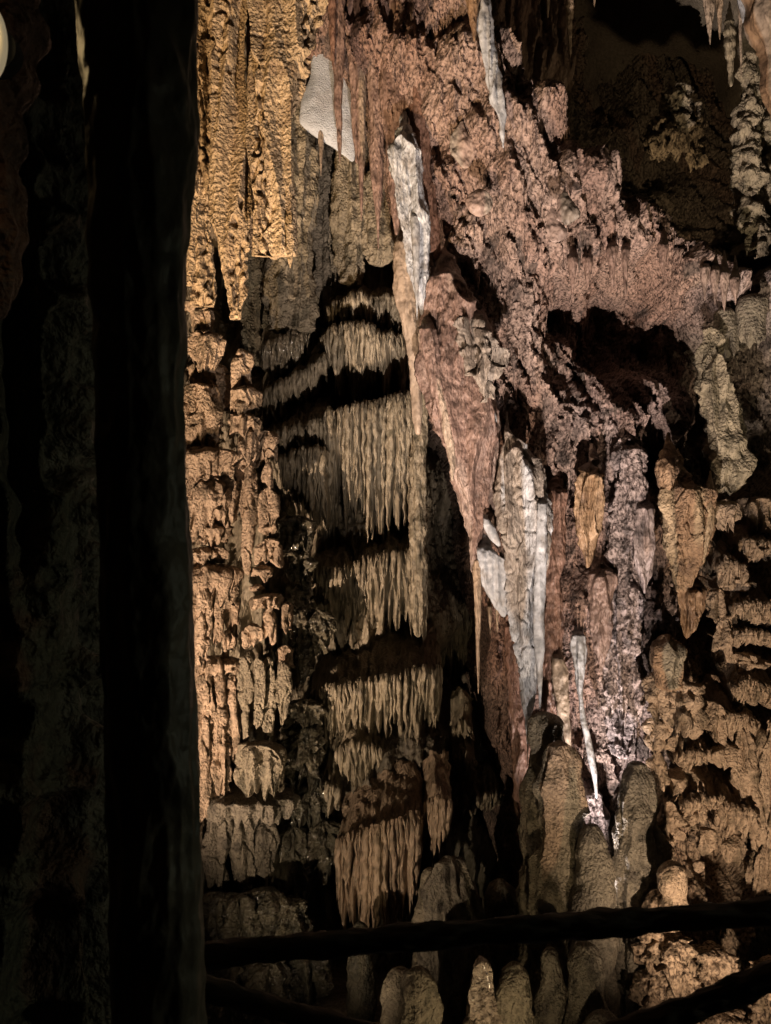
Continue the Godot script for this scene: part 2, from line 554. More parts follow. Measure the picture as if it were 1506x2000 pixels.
# A relief wall over world x and y: control points [x, y, depth, palette], smoothed, then broken up.
func relief(lo: Vector2, hi: Vector2, cell: float, ctrl: Array, o: Dictionary) -> ArrayMesh:
	var ref: float = o.get("ref", 99.0)
	lo -= Vector2(.5, .5)
	hi += Vector2(.5, .5)
	var cw := int((hi.x - lo.x) / .16) + 2
	var ch := int((hi.y - lo.y) / .16) + 2
	var pts := []
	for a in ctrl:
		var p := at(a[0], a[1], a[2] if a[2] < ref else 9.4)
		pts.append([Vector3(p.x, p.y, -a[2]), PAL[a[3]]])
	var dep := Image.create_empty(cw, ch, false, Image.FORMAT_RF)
	var ca := Image.create_empty(cw, ch, false, Image.FORMAT_RGBF)
	var cb := Image.create_empty(cw, ch, false, Image.FORMAT_RGBF)
	for i in ch:
		for j in cw:
			var x := lerpf(lo.x, hi.x, float(j) / (cw - 1))
			var y := lerpf(hi.y, lo.y, float(i) / (ch - 1))
			var sw := 0.0
			var sz := 0.0
			var va := Vector3.ZERO
			var vb := Vector3.ZERO
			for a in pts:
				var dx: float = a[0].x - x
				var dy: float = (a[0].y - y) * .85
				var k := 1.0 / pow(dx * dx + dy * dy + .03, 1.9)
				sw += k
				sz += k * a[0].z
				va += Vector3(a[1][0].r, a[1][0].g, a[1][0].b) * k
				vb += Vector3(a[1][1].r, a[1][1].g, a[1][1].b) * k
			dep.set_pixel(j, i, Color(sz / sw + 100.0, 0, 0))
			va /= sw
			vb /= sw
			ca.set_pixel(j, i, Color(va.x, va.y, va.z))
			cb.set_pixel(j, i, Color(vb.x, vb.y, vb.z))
	var w := int((hi.x - lo.x) / cell)
	var h := int((hi.y - lo.y) / cell)
	dep.resize(w, h, Image.INTERPOLATE_CUBIC)
	ca.resize(w, h, Image.INTERPOLATE_BILINEAR)
	cb.resize(w, h, Image.INTERPOLATE_BILINEAR)
	var dz := dep.get_data().to_float32_array()
	var da := ca.get_data().to_float32_array()
	var db := cb.get_data().to_float32_array()
	var big: float = o.get("big", .35)
	var rid: float = o.get("ridge", .12)
	var pop: float = o.get("pop", .06)
	var popf: float = o.get("popf", 5.0)
	var flu: float = o.get("flute", 0.0)
	var speck: float = o.get("speck", .8)
	var skew: float = o.get("skew", 0.0)
	var v := PackedVector3Array()
	var c := PackedColorArray()
	var mg := int(.5 / cell)
	var w2 := w - 2 * mg
	v.resize(w2 * (h - 2 * mg))
	c.resize(w2 * (h - 2 * mg))
	var stain: Color = PAL.rust[0]
	var stained: float = o.get("stain", 0.0)
	var black := Color(.07, .058, .052)
	for i in range(mg, h - mg):
		var y := lerpf(hi.y, lo.y, float(i) / (h - 1))
		for j in range(mg, w - mg):
			var x := lerpf(lo.x, hi.x, float(j) / (w - 1))
			var q := i * w + j
			var q2 := (i - mg) * w2 + j - mg
			var z := dz[q] - 100.0
			var sx := x + skew * maxf(0.0, y - 2.6)
			var low := nf.get_noise_3d(sx * .8, y * .42, z * .3)
			var mid := nr.get_noise_3d(sx * 2.6 + low * .6, y * .55, z * .8)
			var cel := nc.get_noise_3d(sx * popf + mid * .5, y * popf * .45, z * popf)
			var fin := nf.get_noise_3d(x * 13.0, y * 9.0, z * 9.0)
			var gate := smoothstep(-.14, .22, nf.get_noise_2d(sx * .75 + 40.0, y * .4))
			z += big * low + rid * mid - pop * (.12 + .88 * gate) * (cel + .4) + .05 * fin * (.12 + .88 * gate) + .07 * (.5 - 2.0 * absf(n1.get_noise_3d(sx * 4.2, y * .22, 5.0)))
			if flu > 0.0:
				z += flu * (.5 - 2.0 * absf(n1.get_noise_3d(x * 5.5, y * .5, z)))
			v[q2] = Vector3(x + .03 * fin + .05 * mid, y + .06 * cel * gate + .04 * fin, z)
			var t := clampf(.5 + 1.2 * nf.get_noise_2d(x * 1.3 + 7.0, y * .7), 0.0, 1.0)
			var k := 3 * q
			var cc := Color(lerpf(da[k], db[k], t), lerpf(da[k + 1], db[k + 1], t), lerpf(da[k + 2], db[k + 2], t))
			cc = cc.lerp(stain, stained * smoothstep(.0, .4, n1.get_noise_2d(sx * 1.7 + 60.0, y * .22) + .4 * nf.get_noise_2d(x * 3.0, y * 2.0)))
			c[q2] = cc.lerp(black, speck * gate * smoothstep(.12, .4, nf.get_noise_3d(x * 5.0, y * 4.0, 3.0)))
	return grid(v, c, w2, h - 2 * mg, false, o.get("back", -1e9))


# ---------------------------------------------------------------- the setting

func structure() -> void:
	# rock round the chamber: a closed, rough-walled hall
	var v := PackedVector3Array()
	var c := PackedColorArray()
	var w := 150
	var h := 90
	for i in h:
		var la := PI * (.5 - float(i) / (h - 1))
		for j in w:
			var lo := -TAU * j / w
			var dir := Vector3(cos(la) * sin(lo), sin(la), cos(la) * cos(lo))
			var r := 1.0 + .10 * nf.get_noise_3dv(dir * 2.2) + .05 * nr.get_noise_3dv(dir * 6.0)
			var p := Vector3(0, 2.6, -6.0) + dir * Vector3(8.5, 8.4, 11.0) * r
			p.y = maxf(p.y, -3.62 + .35 * nf.get_noise_2d(p.x * .5, p.z * .5) - .1)
			v.append(p)
			c.append(tint(p, PAL.grey))
	setting("cave_hall", grid(v, c, w, h, true), M.rock)
	# floor
	v = PackedVector3Array()
	c = PackedColorArray()
	w = 150
	h = 150
	for i in h:
		for j in w:
			var x := lerpf(-8.5, 8.5, float(j) / (w - 1))
			var z := lerpf(-16.0, 4.5, float(i) / (h - 1))
			var y := -3.62 + .22 * nf.get_noise_2d(x * .5, z * .5) + .06 * nf.get_noise_2d(x * 3.0, z * 3.0) - .02 * minf(0.0, z + 8.0)
			v.append(Vector3(x, y, z))
			c.append(tint(v[-1], PAL.grey))
	setting("floor", grid(v, c, w, h), M.wet)
	# the middle wall behind the terraces
	var mid := [
		[330, -100, 11.4, "grey"], [500, -100, 11.8, "grey"], [700, -100, 12.2, "red"], [900, -100, 12.0, "red"],
		[330, 300, 11.0, "tan"], [500, 300, 12.2, "grey"], [640, 250, 12.6, "grey"], [800, 300, 12.6, "grey"],
		[340, 600, 11.0, "olive"], [480, 600, 12.4, "grey"], [560, 700, 12.2, "grey"], [700, 620, 11.9, "olive"], [840, 620, 12.6, "grey"],
		[350, 800, 10.9, "olive"], [440, 850, 11.0, "olive"], [520, 800, 11.2, "olive"], [660, 780, 11.4, "olive"], [800, 740, 11.5, "olive"], [880, 800, 13.4, "grey"], [1050, 800, 13.4, "grey"],
		[360, 1000, 10.8, "olive"], [470, 1020, 11.1, "olive"], [560, 1030, 11.0, "olive"], [700, 1050, 11.0, "olive"], [810, 1050, 11.0, "olive"], [870, 1050, 12.9, "grey"], [960, 1100, 13.0, "grey"],
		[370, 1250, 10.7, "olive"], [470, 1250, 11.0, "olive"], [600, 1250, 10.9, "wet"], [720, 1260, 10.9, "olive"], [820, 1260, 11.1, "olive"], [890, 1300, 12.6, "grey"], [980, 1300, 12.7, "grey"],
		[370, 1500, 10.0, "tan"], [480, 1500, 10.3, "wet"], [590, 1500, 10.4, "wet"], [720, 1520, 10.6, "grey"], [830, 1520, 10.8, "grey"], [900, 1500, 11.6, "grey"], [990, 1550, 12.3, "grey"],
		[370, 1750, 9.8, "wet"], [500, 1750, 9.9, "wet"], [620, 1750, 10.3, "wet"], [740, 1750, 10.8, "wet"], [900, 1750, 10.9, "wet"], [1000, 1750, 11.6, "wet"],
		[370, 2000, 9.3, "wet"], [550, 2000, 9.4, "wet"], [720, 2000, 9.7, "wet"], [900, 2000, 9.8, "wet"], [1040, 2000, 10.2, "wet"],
	]
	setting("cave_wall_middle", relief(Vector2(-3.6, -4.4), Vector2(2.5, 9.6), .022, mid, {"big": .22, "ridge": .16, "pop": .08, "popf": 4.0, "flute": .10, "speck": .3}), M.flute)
	# the pink wall: a bulging slope that runs from the top left down to the right, dark hollow under it, lower wall pushed out again
	var right := [
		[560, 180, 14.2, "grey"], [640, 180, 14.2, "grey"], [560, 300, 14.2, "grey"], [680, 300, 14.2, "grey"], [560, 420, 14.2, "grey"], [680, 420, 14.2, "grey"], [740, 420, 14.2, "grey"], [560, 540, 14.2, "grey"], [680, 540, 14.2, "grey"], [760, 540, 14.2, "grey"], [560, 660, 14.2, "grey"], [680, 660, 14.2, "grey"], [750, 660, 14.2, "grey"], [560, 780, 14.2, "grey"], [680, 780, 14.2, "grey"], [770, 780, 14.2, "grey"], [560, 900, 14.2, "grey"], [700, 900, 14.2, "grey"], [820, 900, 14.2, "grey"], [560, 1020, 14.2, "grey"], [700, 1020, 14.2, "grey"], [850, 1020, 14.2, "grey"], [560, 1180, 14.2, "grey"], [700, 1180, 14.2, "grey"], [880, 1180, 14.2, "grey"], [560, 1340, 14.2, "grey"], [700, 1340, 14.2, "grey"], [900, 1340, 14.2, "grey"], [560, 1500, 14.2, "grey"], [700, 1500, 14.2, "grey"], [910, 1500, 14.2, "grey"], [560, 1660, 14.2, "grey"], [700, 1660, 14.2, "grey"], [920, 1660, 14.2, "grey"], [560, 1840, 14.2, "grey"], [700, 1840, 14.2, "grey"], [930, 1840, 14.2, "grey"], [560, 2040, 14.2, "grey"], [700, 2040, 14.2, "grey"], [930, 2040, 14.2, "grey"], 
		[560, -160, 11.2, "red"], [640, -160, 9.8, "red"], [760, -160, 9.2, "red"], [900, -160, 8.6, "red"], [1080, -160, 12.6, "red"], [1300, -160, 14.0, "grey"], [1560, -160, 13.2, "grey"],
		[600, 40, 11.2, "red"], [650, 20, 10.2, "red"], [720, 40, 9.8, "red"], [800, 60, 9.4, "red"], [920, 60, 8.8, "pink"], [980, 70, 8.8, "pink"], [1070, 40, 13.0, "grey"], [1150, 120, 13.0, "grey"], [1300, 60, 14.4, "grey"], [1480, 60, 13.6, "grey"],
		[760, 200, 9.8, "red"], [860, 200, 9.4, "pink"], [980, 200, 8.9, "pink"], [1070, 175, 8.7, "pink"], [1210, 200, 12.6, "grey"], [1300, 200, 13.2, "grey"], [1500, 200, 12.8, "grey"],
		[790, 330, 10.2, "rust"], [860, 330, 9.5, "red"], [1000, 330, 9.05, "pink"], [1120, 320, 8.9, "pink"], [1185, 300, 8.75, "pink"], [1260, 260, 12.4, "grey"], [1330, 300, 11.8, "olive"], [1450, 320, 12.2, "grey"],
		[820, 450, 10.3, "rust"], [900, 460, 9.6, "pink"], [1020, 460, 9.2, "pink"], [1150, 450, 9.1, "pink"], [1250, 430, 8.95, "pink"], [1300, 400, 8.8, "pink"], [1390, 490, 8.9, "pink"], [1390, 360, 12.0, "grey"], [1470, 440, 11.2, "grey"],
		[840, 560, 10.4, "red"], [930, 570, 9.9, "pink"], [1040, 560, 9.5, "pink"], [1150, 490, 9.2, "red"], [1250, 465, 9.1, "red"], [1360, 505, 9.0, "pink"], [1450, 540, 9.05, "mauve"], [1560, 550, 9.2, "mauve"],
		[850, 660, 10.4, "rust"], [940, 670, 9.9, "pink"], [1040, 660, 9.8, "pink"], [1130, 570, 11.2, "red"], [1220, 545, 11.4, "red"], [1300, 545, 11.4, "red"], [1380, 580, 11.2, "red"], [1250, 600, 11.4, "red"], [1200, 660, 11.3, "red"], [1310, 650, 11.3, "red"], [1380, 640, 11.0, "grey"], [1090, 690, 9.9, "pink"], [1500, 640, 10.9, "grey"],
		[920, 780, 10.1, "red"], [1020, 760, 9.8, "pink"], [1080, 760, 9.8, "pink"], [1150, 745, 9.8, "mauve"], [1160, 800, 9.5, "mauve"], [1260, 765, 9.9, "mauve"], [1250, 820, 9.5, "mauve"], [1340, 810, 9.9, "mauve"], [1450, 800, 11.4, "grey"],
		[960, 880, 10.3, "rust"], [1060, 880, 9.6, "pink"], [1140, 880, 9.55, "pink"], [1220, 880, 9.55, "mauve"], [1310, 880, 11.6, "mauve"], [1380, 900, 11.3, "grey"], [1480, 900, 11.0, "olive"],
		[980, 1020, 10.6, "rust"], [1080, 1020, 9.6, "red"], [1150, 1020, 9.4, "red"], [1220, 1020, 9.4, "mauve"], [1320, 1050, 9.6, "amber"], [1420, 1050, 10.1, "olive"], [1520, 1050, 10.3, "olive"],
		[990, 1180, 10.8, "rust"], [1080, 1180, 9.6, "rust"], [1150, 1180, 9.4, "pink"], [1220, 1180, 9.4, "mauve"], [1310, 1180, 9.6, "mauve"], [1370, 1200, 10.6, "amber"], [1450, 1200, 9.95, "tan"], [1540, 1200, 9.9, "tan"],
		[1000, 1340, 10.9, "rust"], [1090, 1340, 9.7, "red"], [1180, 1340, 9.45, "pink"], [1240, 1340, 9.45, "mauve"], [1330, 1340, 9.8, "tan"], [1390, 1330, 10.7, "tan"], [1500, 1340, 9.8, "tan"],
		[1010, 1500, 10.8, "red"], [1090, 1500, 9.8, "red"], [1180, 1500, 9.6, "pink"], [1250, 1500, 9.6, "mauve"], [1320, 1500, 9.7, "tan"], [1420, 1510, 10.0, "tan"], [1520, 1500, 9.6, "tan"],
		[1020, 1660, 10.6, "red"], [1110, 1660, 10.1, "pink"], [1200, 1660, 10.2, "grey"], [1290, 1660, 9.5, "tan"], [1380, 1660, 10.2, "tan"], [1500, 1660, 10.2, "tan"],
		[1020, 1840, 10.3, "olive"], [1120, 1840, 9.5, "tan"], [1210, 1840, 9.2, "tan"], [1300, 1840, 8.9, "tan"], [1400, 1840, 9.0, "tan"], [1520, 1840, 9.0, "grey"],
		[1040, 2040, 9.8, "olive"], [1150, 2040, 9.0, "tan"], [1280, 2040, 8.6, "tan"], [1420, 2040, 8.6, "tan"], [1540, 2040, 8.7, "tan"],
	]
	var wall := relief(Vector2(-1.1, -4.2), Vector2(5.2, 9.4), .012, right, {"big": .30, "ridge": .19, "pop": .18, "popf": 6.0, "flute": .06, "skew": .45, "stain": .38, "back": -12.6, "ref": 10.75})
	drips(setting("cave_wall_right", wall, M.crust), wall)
	# walkway under the camera
	var st := SurfaceTool.new()
	st.begin(Mesh.PRIMITIVE_TRIANGLES)
	var bx := BoxMesh.new()
	bx.size = Vector3(5.0, .22, 3.6)
	st.append_from(bx, 0, Transform3D(Basis(), Vector3(0, -.11, .1)))
	var mm := StandardMaterial3D.new()
	mm.albedo_color = Color(.34, .33, .31)
	mm.roughness = .85
	setting("walkway", st.commit(), mm)


# small drip points hanging all over the crusted wall
func drips(parent: Node3D, wall: ArrayMesh) -> void:
	var arr := wall.surface_get_arrays(0)
	var v: PackedVector3Array = arr[Mesh.ARRAY_VERTEX]
	var n: PackedVector3Array = arr[Mesh.ARRAY_NORMAL]
	var c: PackedColorArray = arr[Mesh.ARRAY_COLOR]
	var pv := PackedVector3Array()
	var pn := PackedVector3Array()
	var pc := PackedColorArray()
	var made := 0
	for k in 60000:
		if made > 2200:
			break
		var i := rng.randi_range(0, v.size() - 1)
		var p := v[i]
		if p.z < -11.0 or n[i].z < .1 or n[i].y > -.05 or nf.get_noise_2d(p.x * 1.4 + 9.0, p.y * 1.1) < -.05:
			continue
		made += 1
		var r := rng.randf_range(.010, .030)
		var long := r * rng.randf_range(4.0, 11.0)
		p += Vector3(0, r * 1.2, -.01)
		var col := c[i]
		for j in 5:
			var a := TAU * j / 5.0
			var b := TAU * (j + 1) / 5.0
			var da := Vector3(cos(a), 0, sin(a))
			var db := Vector3(cos(b), 0, sin(b))
			for w in [[p + da * r, da], [p + Vector3(0, -long, 0), (da + db) * .5], [p + db * r, db]]:
				pv.append(w[0])
				pn.append((w[1] + Vector3(0, -.15, 0)).normalized())
				pc.append(col)
	var out := []
	out.resize(Mesh.ARRAY_MAX)
	out[Mesh.ARRAY_VERTEX] = pv
	out[Mesh.ARRAY_NORMAL] = pn
	out[Mesh.ARRAY_COLOR] = pc
	var m := ArrayMesh.new()
	m.add_surface_from_arrays(Mesh.PRIMITIVE_TRIANGLES, out)
	part("drip_points", m, M.crust, parent).set_meta("kind", "stuff")


func icicle(called: String, label: String, rows: Array, o: Dictionary, group: String) -> void:
	var b := {"cap": 0.0, "cap2": 6.0, "bump": [.02, 9.0], "flute": [.014, 9.0], "step": 2.4}
	b.merge(o, true)
	var top: Array = rows[0].duplicate()
	if top[0] > -10 and top.size() == 3:   # the root sinks back into the rock that carries it
		var mid: float = (top[1] + top[2]) * .5
		var wide: float = top[2] - top[1]
		rows = [[top[0] - 26.0 - wide * .7, mid - wide * .05, mid + wide * .08, o.d + .34], [top[0] - wide * .22, mid - wide * .36, mid + wide * .38, o.d + .14], [top[0] + 4.0, top[1], top[2], o.d + .03]] + rows.slice(1)
		b.cap = 0.0
	single(called, label, "stalactite" if called == "stalactite" else "drapery", body(rows, b), M[o.get("mat", "flute")], group)


# ---------------------------------------------------------------- hanging golden curtain, top left

func golden_curtain() -> void:
	var g := "golden hanging draperies at the top left"
	var o := {"d": 7.6, "pal": "gold", "wob": .04, "flute": [.06, 4.2], "bump": [.014, 17.0], "ridge": [.006, 22.0], "crack": [.06, 1.7, .1], "step": 1.8, "cap": 0.0, "cap2": 3.0, "flat": .5, "thick": .2, "mat": "rock"}
	single("drapery", "broad golden rock curtain with a square lower edge, widest of the top left", "drapery",
		body([[-160, 486, 700], [0, 484, 640], [110, 484, 606], [210, 486, 584], [300, 488, 578], [420, 490, 576], [488, 494, 575], [503, 500, 572]], o), M.rock, g)
	var r := o.duplicate()
	r.d = 7.45
	single("stalactite", "short spike at the right corner of the golden curtain's square lower edge", "stalactite",
		body([[440, 560, 578], [490, 560, 575], [508, 562, 572], [524, 566, 568]], r.merged({"bump": [.01, 9.0], "flute": [0.0, 1.0], "thick": .05}, true)), M.rock, g)
	r.d = 7.9
	single("drapery", "long narrow golden drapery left of the broad curtain, blunt dark lower end", "drapery",
		body([[-160, 400, 500], [0, 412, 492], [140, 412, 486], [260, 414, 488], [400, 414, 490], [480, 424, 486], [560, 436, 480], [626, 444, 472]], r), M.rock, g)
	r.d = 8.3
	single("drapery", "thin golden drapery along the edge of the black column", "drapery",
		body([[-160, 366, 430], [0, 372, 426], [200, 374, 424], [330, 370, 416], [420, 366, 396], [500, 364, 384], [560, 362, 376]], r), M.rock, g)
	r.d = 9.0
	single("drapery", "rough ochre drapery low on the left, ending above the stacked lobes", "drapery",
		body([[300, 380, 430], [400, 370, 424], [480, 366, 426], [560, 368, 428], [600, 374, 420]], r.merged({"bump": [.05, 9.0]}, true)), M.rock, g)
	r.d = 8.1
	single("drapery", "shaded golden fold between the two largest top left draperies", "drapery",
		body([[-160, 470, 510], [0, 474, 506], [190, 478, 500], [380, 482, 502], [470, 486, 498], [500, 490, 496]], r.merged({"pal": "amber"}, true)), M.rock, g)


func grey_columns() -> void:
	var g := "grey columns behind the golden curtain"
	var o := {"d": 10.9, "pal": "olive", "flute": [.07, 4.0], "bump": [.05, 8.0], "ridge": [.03, 6.0], "step": 2.4, "cap": 0.0, "cap2": 8.0, "flat": .8}
	single("stone_column", "thick grey fluted column below the golden curtain's square edge", "column",
		body([[180, 516, 612], [300, 514, 614], [420, 512, 614], [520, 514, 614], [600, 518, 612], [652, 526, 606]], o), M.rock, g)
	o.d = 11.5
	o.pal = "grey"
	single("stone_column", "slim dark column just right of the thick grey one", "column", body([[180, 612, 648], [300, 612, 652], [450, 616, 650], [640, 620, 648]], o), M.rock, g)
	o.d = 11.3
	o.pal = "olive"
	single("stone_column", "grey column under the lower tip of the smooth white slab", "column", body([[240, 652, 716], [330, 652, 722], [430, 654, 720], [520, 660, 712], [560, 668, 706]], o), M.rock, g)
	o.d = 11.6
	single("stone_column", "narrow shaded column between the two grey columns under the slab", "column", body([[220, 628, 668], [380, 630, 664], [560, 632, 662], [640, 636, 660]], o), M.rock, g)
	o.d = 11.2
	single("stone_column", "short grey pendant with a rounded end beside the white stalactite", "pendant", body([[340, 716, 776], [420, 712, 776], [470, 714, 772], [510, 722, 764], [522, 734, 756]], o), M.rock, g)
	o.d = 11.7
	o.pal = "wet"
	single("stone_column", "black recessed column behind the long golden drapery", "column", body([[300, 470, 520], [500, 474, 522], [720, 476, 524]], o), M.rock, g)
	# smooth white slab
	var rows := [[70, 622, 650], [100, 614, 668], [150, 600, 682], [200, 586, 690], [240, 590, 694], [270, 622, 695], [300, 664, 694], [316, 684, 692]]
	single("white_slab", "smooth white calcite slab with a slanting lower edge behind thin red stalactites", "slab",
		body(rows, {"d": 10.75, "pal": "chalk", "bump": [.012, 8.0], "flat": .3, "thick": .16, "cap": 6.0, "cap2": 6.0, "step": 2.0}), M.chalk)


# ---------------------------------------------------------------- flowstone terraces of the middle wall

func terraces() -> void:
	terrace("uppermost small fluted terrace beside the foot of the white stalactite", [[640, 610], [660, 590], [700, 576], [770, 578], [796, 590]], [[640, 640], [700, 632], [770, 640], [796, 640]], {"d": 11.0, "gap": 6.5, "deep": .8, "tuck": .2})
	terrace("rounded fluted terrace above the long black slot", [[620, 676], [640, 648], [680, 632], [730, 640], [745, 650], [800, 655]], [[620, 700], [650, 740], [680, 762], [740, 752], [800, 752]], {"d": 10.75, "gap": 6.5, "deep": .9, "tuck": .35, "uneven": .25})
	terrace("dark knobbly mound of flowstone left of the upper terraces", [[506, 694], [530, 668], [570, 650], [604, 652]], [[506, 722], [540, 730], [580, 716], [604, 690]], {"d": 10.7, "gap": 7.0, "deep": .5, "tuck": .15, "pal": "olive", "mat": "wet"})
	terrace("slanting dark fluted ledge that climbs right below the knobbly mound", [[500, 786], [530, 760], [580, 728], [640, 694]], [[500, 830], [530, 812], [580, 780], [640, 742]], {"d": 10.65, "gap": 7.0, "deep": .6, "tuck": .2, "pal": "olive"})
	terrace("widest fluted terrace with long ribs hanging under the black slot", [[600, 816], [640, 806], [700, 792], [760, 776], [832, 762]], [[600, 1000], [630, 1060], [660, 1000], [690, 1010], [735, 1060], [770, 1010], [800, 1060], [832, 1080]], {"d": 10.35, "gap": 9.0, "deep": 1.2, "tuck": .45, "arc": .45, "uneven": .42, "rise": .2})
	terrace("short fluted shelf at the left end of the widest terrace", [[506, 864], [540, 846], [580, 832], [644, 816]], [[506, 890], [550, 894], [600, 880], [644, 900]], {"d": 10.3, "gap": 7.5, "deep": .8, "tuck": .2})
	terrace("second fluted shelf stepping down left of the widest terrace", [[524, 902], [560, 886], [600, 876], [648, 880]], [[524, 940], [560, 980], [600, 1010], [648, 1030]], {"d": 10.2, "gap": 8.0, "deep": .7, "tuck": .25})
	terrace("fluted shelf with pointed tips below the widest terrace, left half", [[600, 1124], [630, 1112], [690, 1106]], [[600, 1190], [640, 1220], [660, 1222], [690, 1236]], {"d": 10.3, "gap": 8.0, "deep": .9, "tuck": .3, "arc": .25})
	terrace("fluted shelf with pointed tips below the widest terrace, right half", [[690, 1106], [716, 1086], [770, 1080], [834, 1076]], [[690, 1220], [720, 1214], [760, 1226], [800, 1230], [834, 1240]], {"d": 10.35, "gap": 8.0, "deep": .9, "tuck": .25, "arc": .25})
	terrace("bright fluted terrace above the dark notch, level lip rising right", [[606, 1354], [640, 1338], [700, 1332], [760, 1318], [820, 1304], [864, 1308]], [[606, 1400], [640, 1486], [680, 1450], [710, 1440], [760, 1446], [800, 1452], [840, 1430], [864, 1420]], {"d": 9.95, "gap": 8.5, "deep": 1.1, "tuck": .4, "arc": .5, "uneven": .4})
	terrace("small pointed cluster of flutes under the bright terrace", [[654, 1462], [690, 1450], [730, 1458], [748, 1470]], [[654, 1490], [680, 1540], [700, 1545], [730, 1510], [748, 1490]], {"d": 10.05, "gap": 8.0, "deep": .5, "tuck": .15, "arc": .3})
	terrace("small pale cluster of three flutes above the wet dark rock", [[624, 1540], [640, 1530], [664, 1534]], [[624, 1560], [640, 1592], [664, 1574]], {"d": 10.05, "gap": 8.5, "deep": .35, "tuck": .1, "arc": .15})
	terrace("lowest fluted terrace with long folds reaching the railing", [[656, 1644], [690, 1626], [750, 1606], [800, 1594], [826, 1590]], [[656, 1800], [700, 1830], [760, 1836], [800, 1806], [826, 1690]], {"d": 9.7, "gap": 10.5, "deep": 1.0, "tuck": .15, "arc": .3, "uneven": .22, "pal": "tan"})
	terrace("narrow hanging fluted lobe right of the lowest terrace", [[826, 1574], [850, 1556], [884, 1554]], [[826, 1668], [840, 1676], [860, 1650], [884, 1620]], {"d": 9.9, "gap": 9.0, "deep": .6, "tuck": .2, "arc": .3, "pal": "tan"})
	terrace("faint drip fringe on the dark wall above the paired stalagmites", [[884, 1430], [905, 1408], [926, 1430]], [[884, 1440], [905, 1446], [926, 1440]], {"d": 10.9, "gap": 8.0, "deep": .4, "tuck": .1, "arc": .3})
	terrace("lower faint drip fringe on the dark wall right of the notch", [[884, 1484], [905, 1466], [930, 1490]], [[884, 1496], [905, 1520], [930, 1504]], {"d": 10.8, "gap": 8.0, "deep": .4, "tuck": .1, "arc": .3})
	terrace("shadowed drip shelf low on the wall right of the lowest terrace", [[880, 1560], [930, 1548], [990, 1552]], [[880, 1584], [930, 1590], [990, 1580]], {"d": 11.1, "gap": 9.0, "deep": .6, "tuck": .15, "arc": .3, "pal": "olive"})
	terrace("dark drip shelf in the shadowed recess at mid height", [[846, 1200], [900, 1180], [960, 1190]], [[846, 1290], [900, 1310], [960, 1270]], {"d": 12.0, "gap": 11.0, "deep": .6, "tuck": .15, "arc": .3, "pal": "olive"})
	lobes("rock_mound", "knobbly wet ledge at the foot of the left wall", [[400, 450, 1740, 1850], [440, 500, 1746, 1870, -.1], [490, 550, 1738, 1850], [540, 604, 1756, 1860, .1], [400, 480, 1850, 2010, -.2], [470, 570, 1860, 2030, -.15], [560, 640, 1850, 2010]], {"d": 9.3, "pal": "wet", "mat": "wet", "flute": [.07, 5.0], "lump": [.16, 6.0], "bump": [.06, 12.0], "step": 2.2})
	# the rib column at the right end
	single("stone_column", "slender ribbed column at the right end of the terraces", "column",
		body([[760, 806, 834], [900, 802, 834], [1060, 800, 832], [1160, 802, 832], [1245, 808, 826]], {"d": 10.25, "pal": "olive", "flute": [.03, 9.0], "bump": [.03, 10.0], "step": 2.2}), M.flute)


func lobes(called: String, label: String, list: Array, o: Dictionary, group := "") -> void:
	var r := thing(called, label, "flowstone", group)
	for a in list:
		var x0: float = a[0]
		var x1: float = a[1]
		var y0: float = a[2]
		var y1: float = a[3] - 5.0 - o.get("less", 0.0)
		var q := o.duplicate()
		q.d = o.d + (a[4] if a.size() > 4 else 0.0)
		var w := x1 - x0
		var hgt := y1 - y0
		q.cap = minf(hgt * .45, 14.0)
		q.cap2 = minf(hgt * .25, 7.0)
		q.skirt = minf(.10, hgt * .0016)
		var ins := w * .10
		var low: float = w * (a[5] if a.size() > 5 else .04)
		part("lobe", body([[y0, x0 + ins, x1 - ins], [y0 + hgt * .35, x0, x1], [y0 + hgt * .75, x0 + low * .4, x1 - low * .4], [y1, x0 + low, x1 - low]], q), M[o.get("mat", "rock")], r)


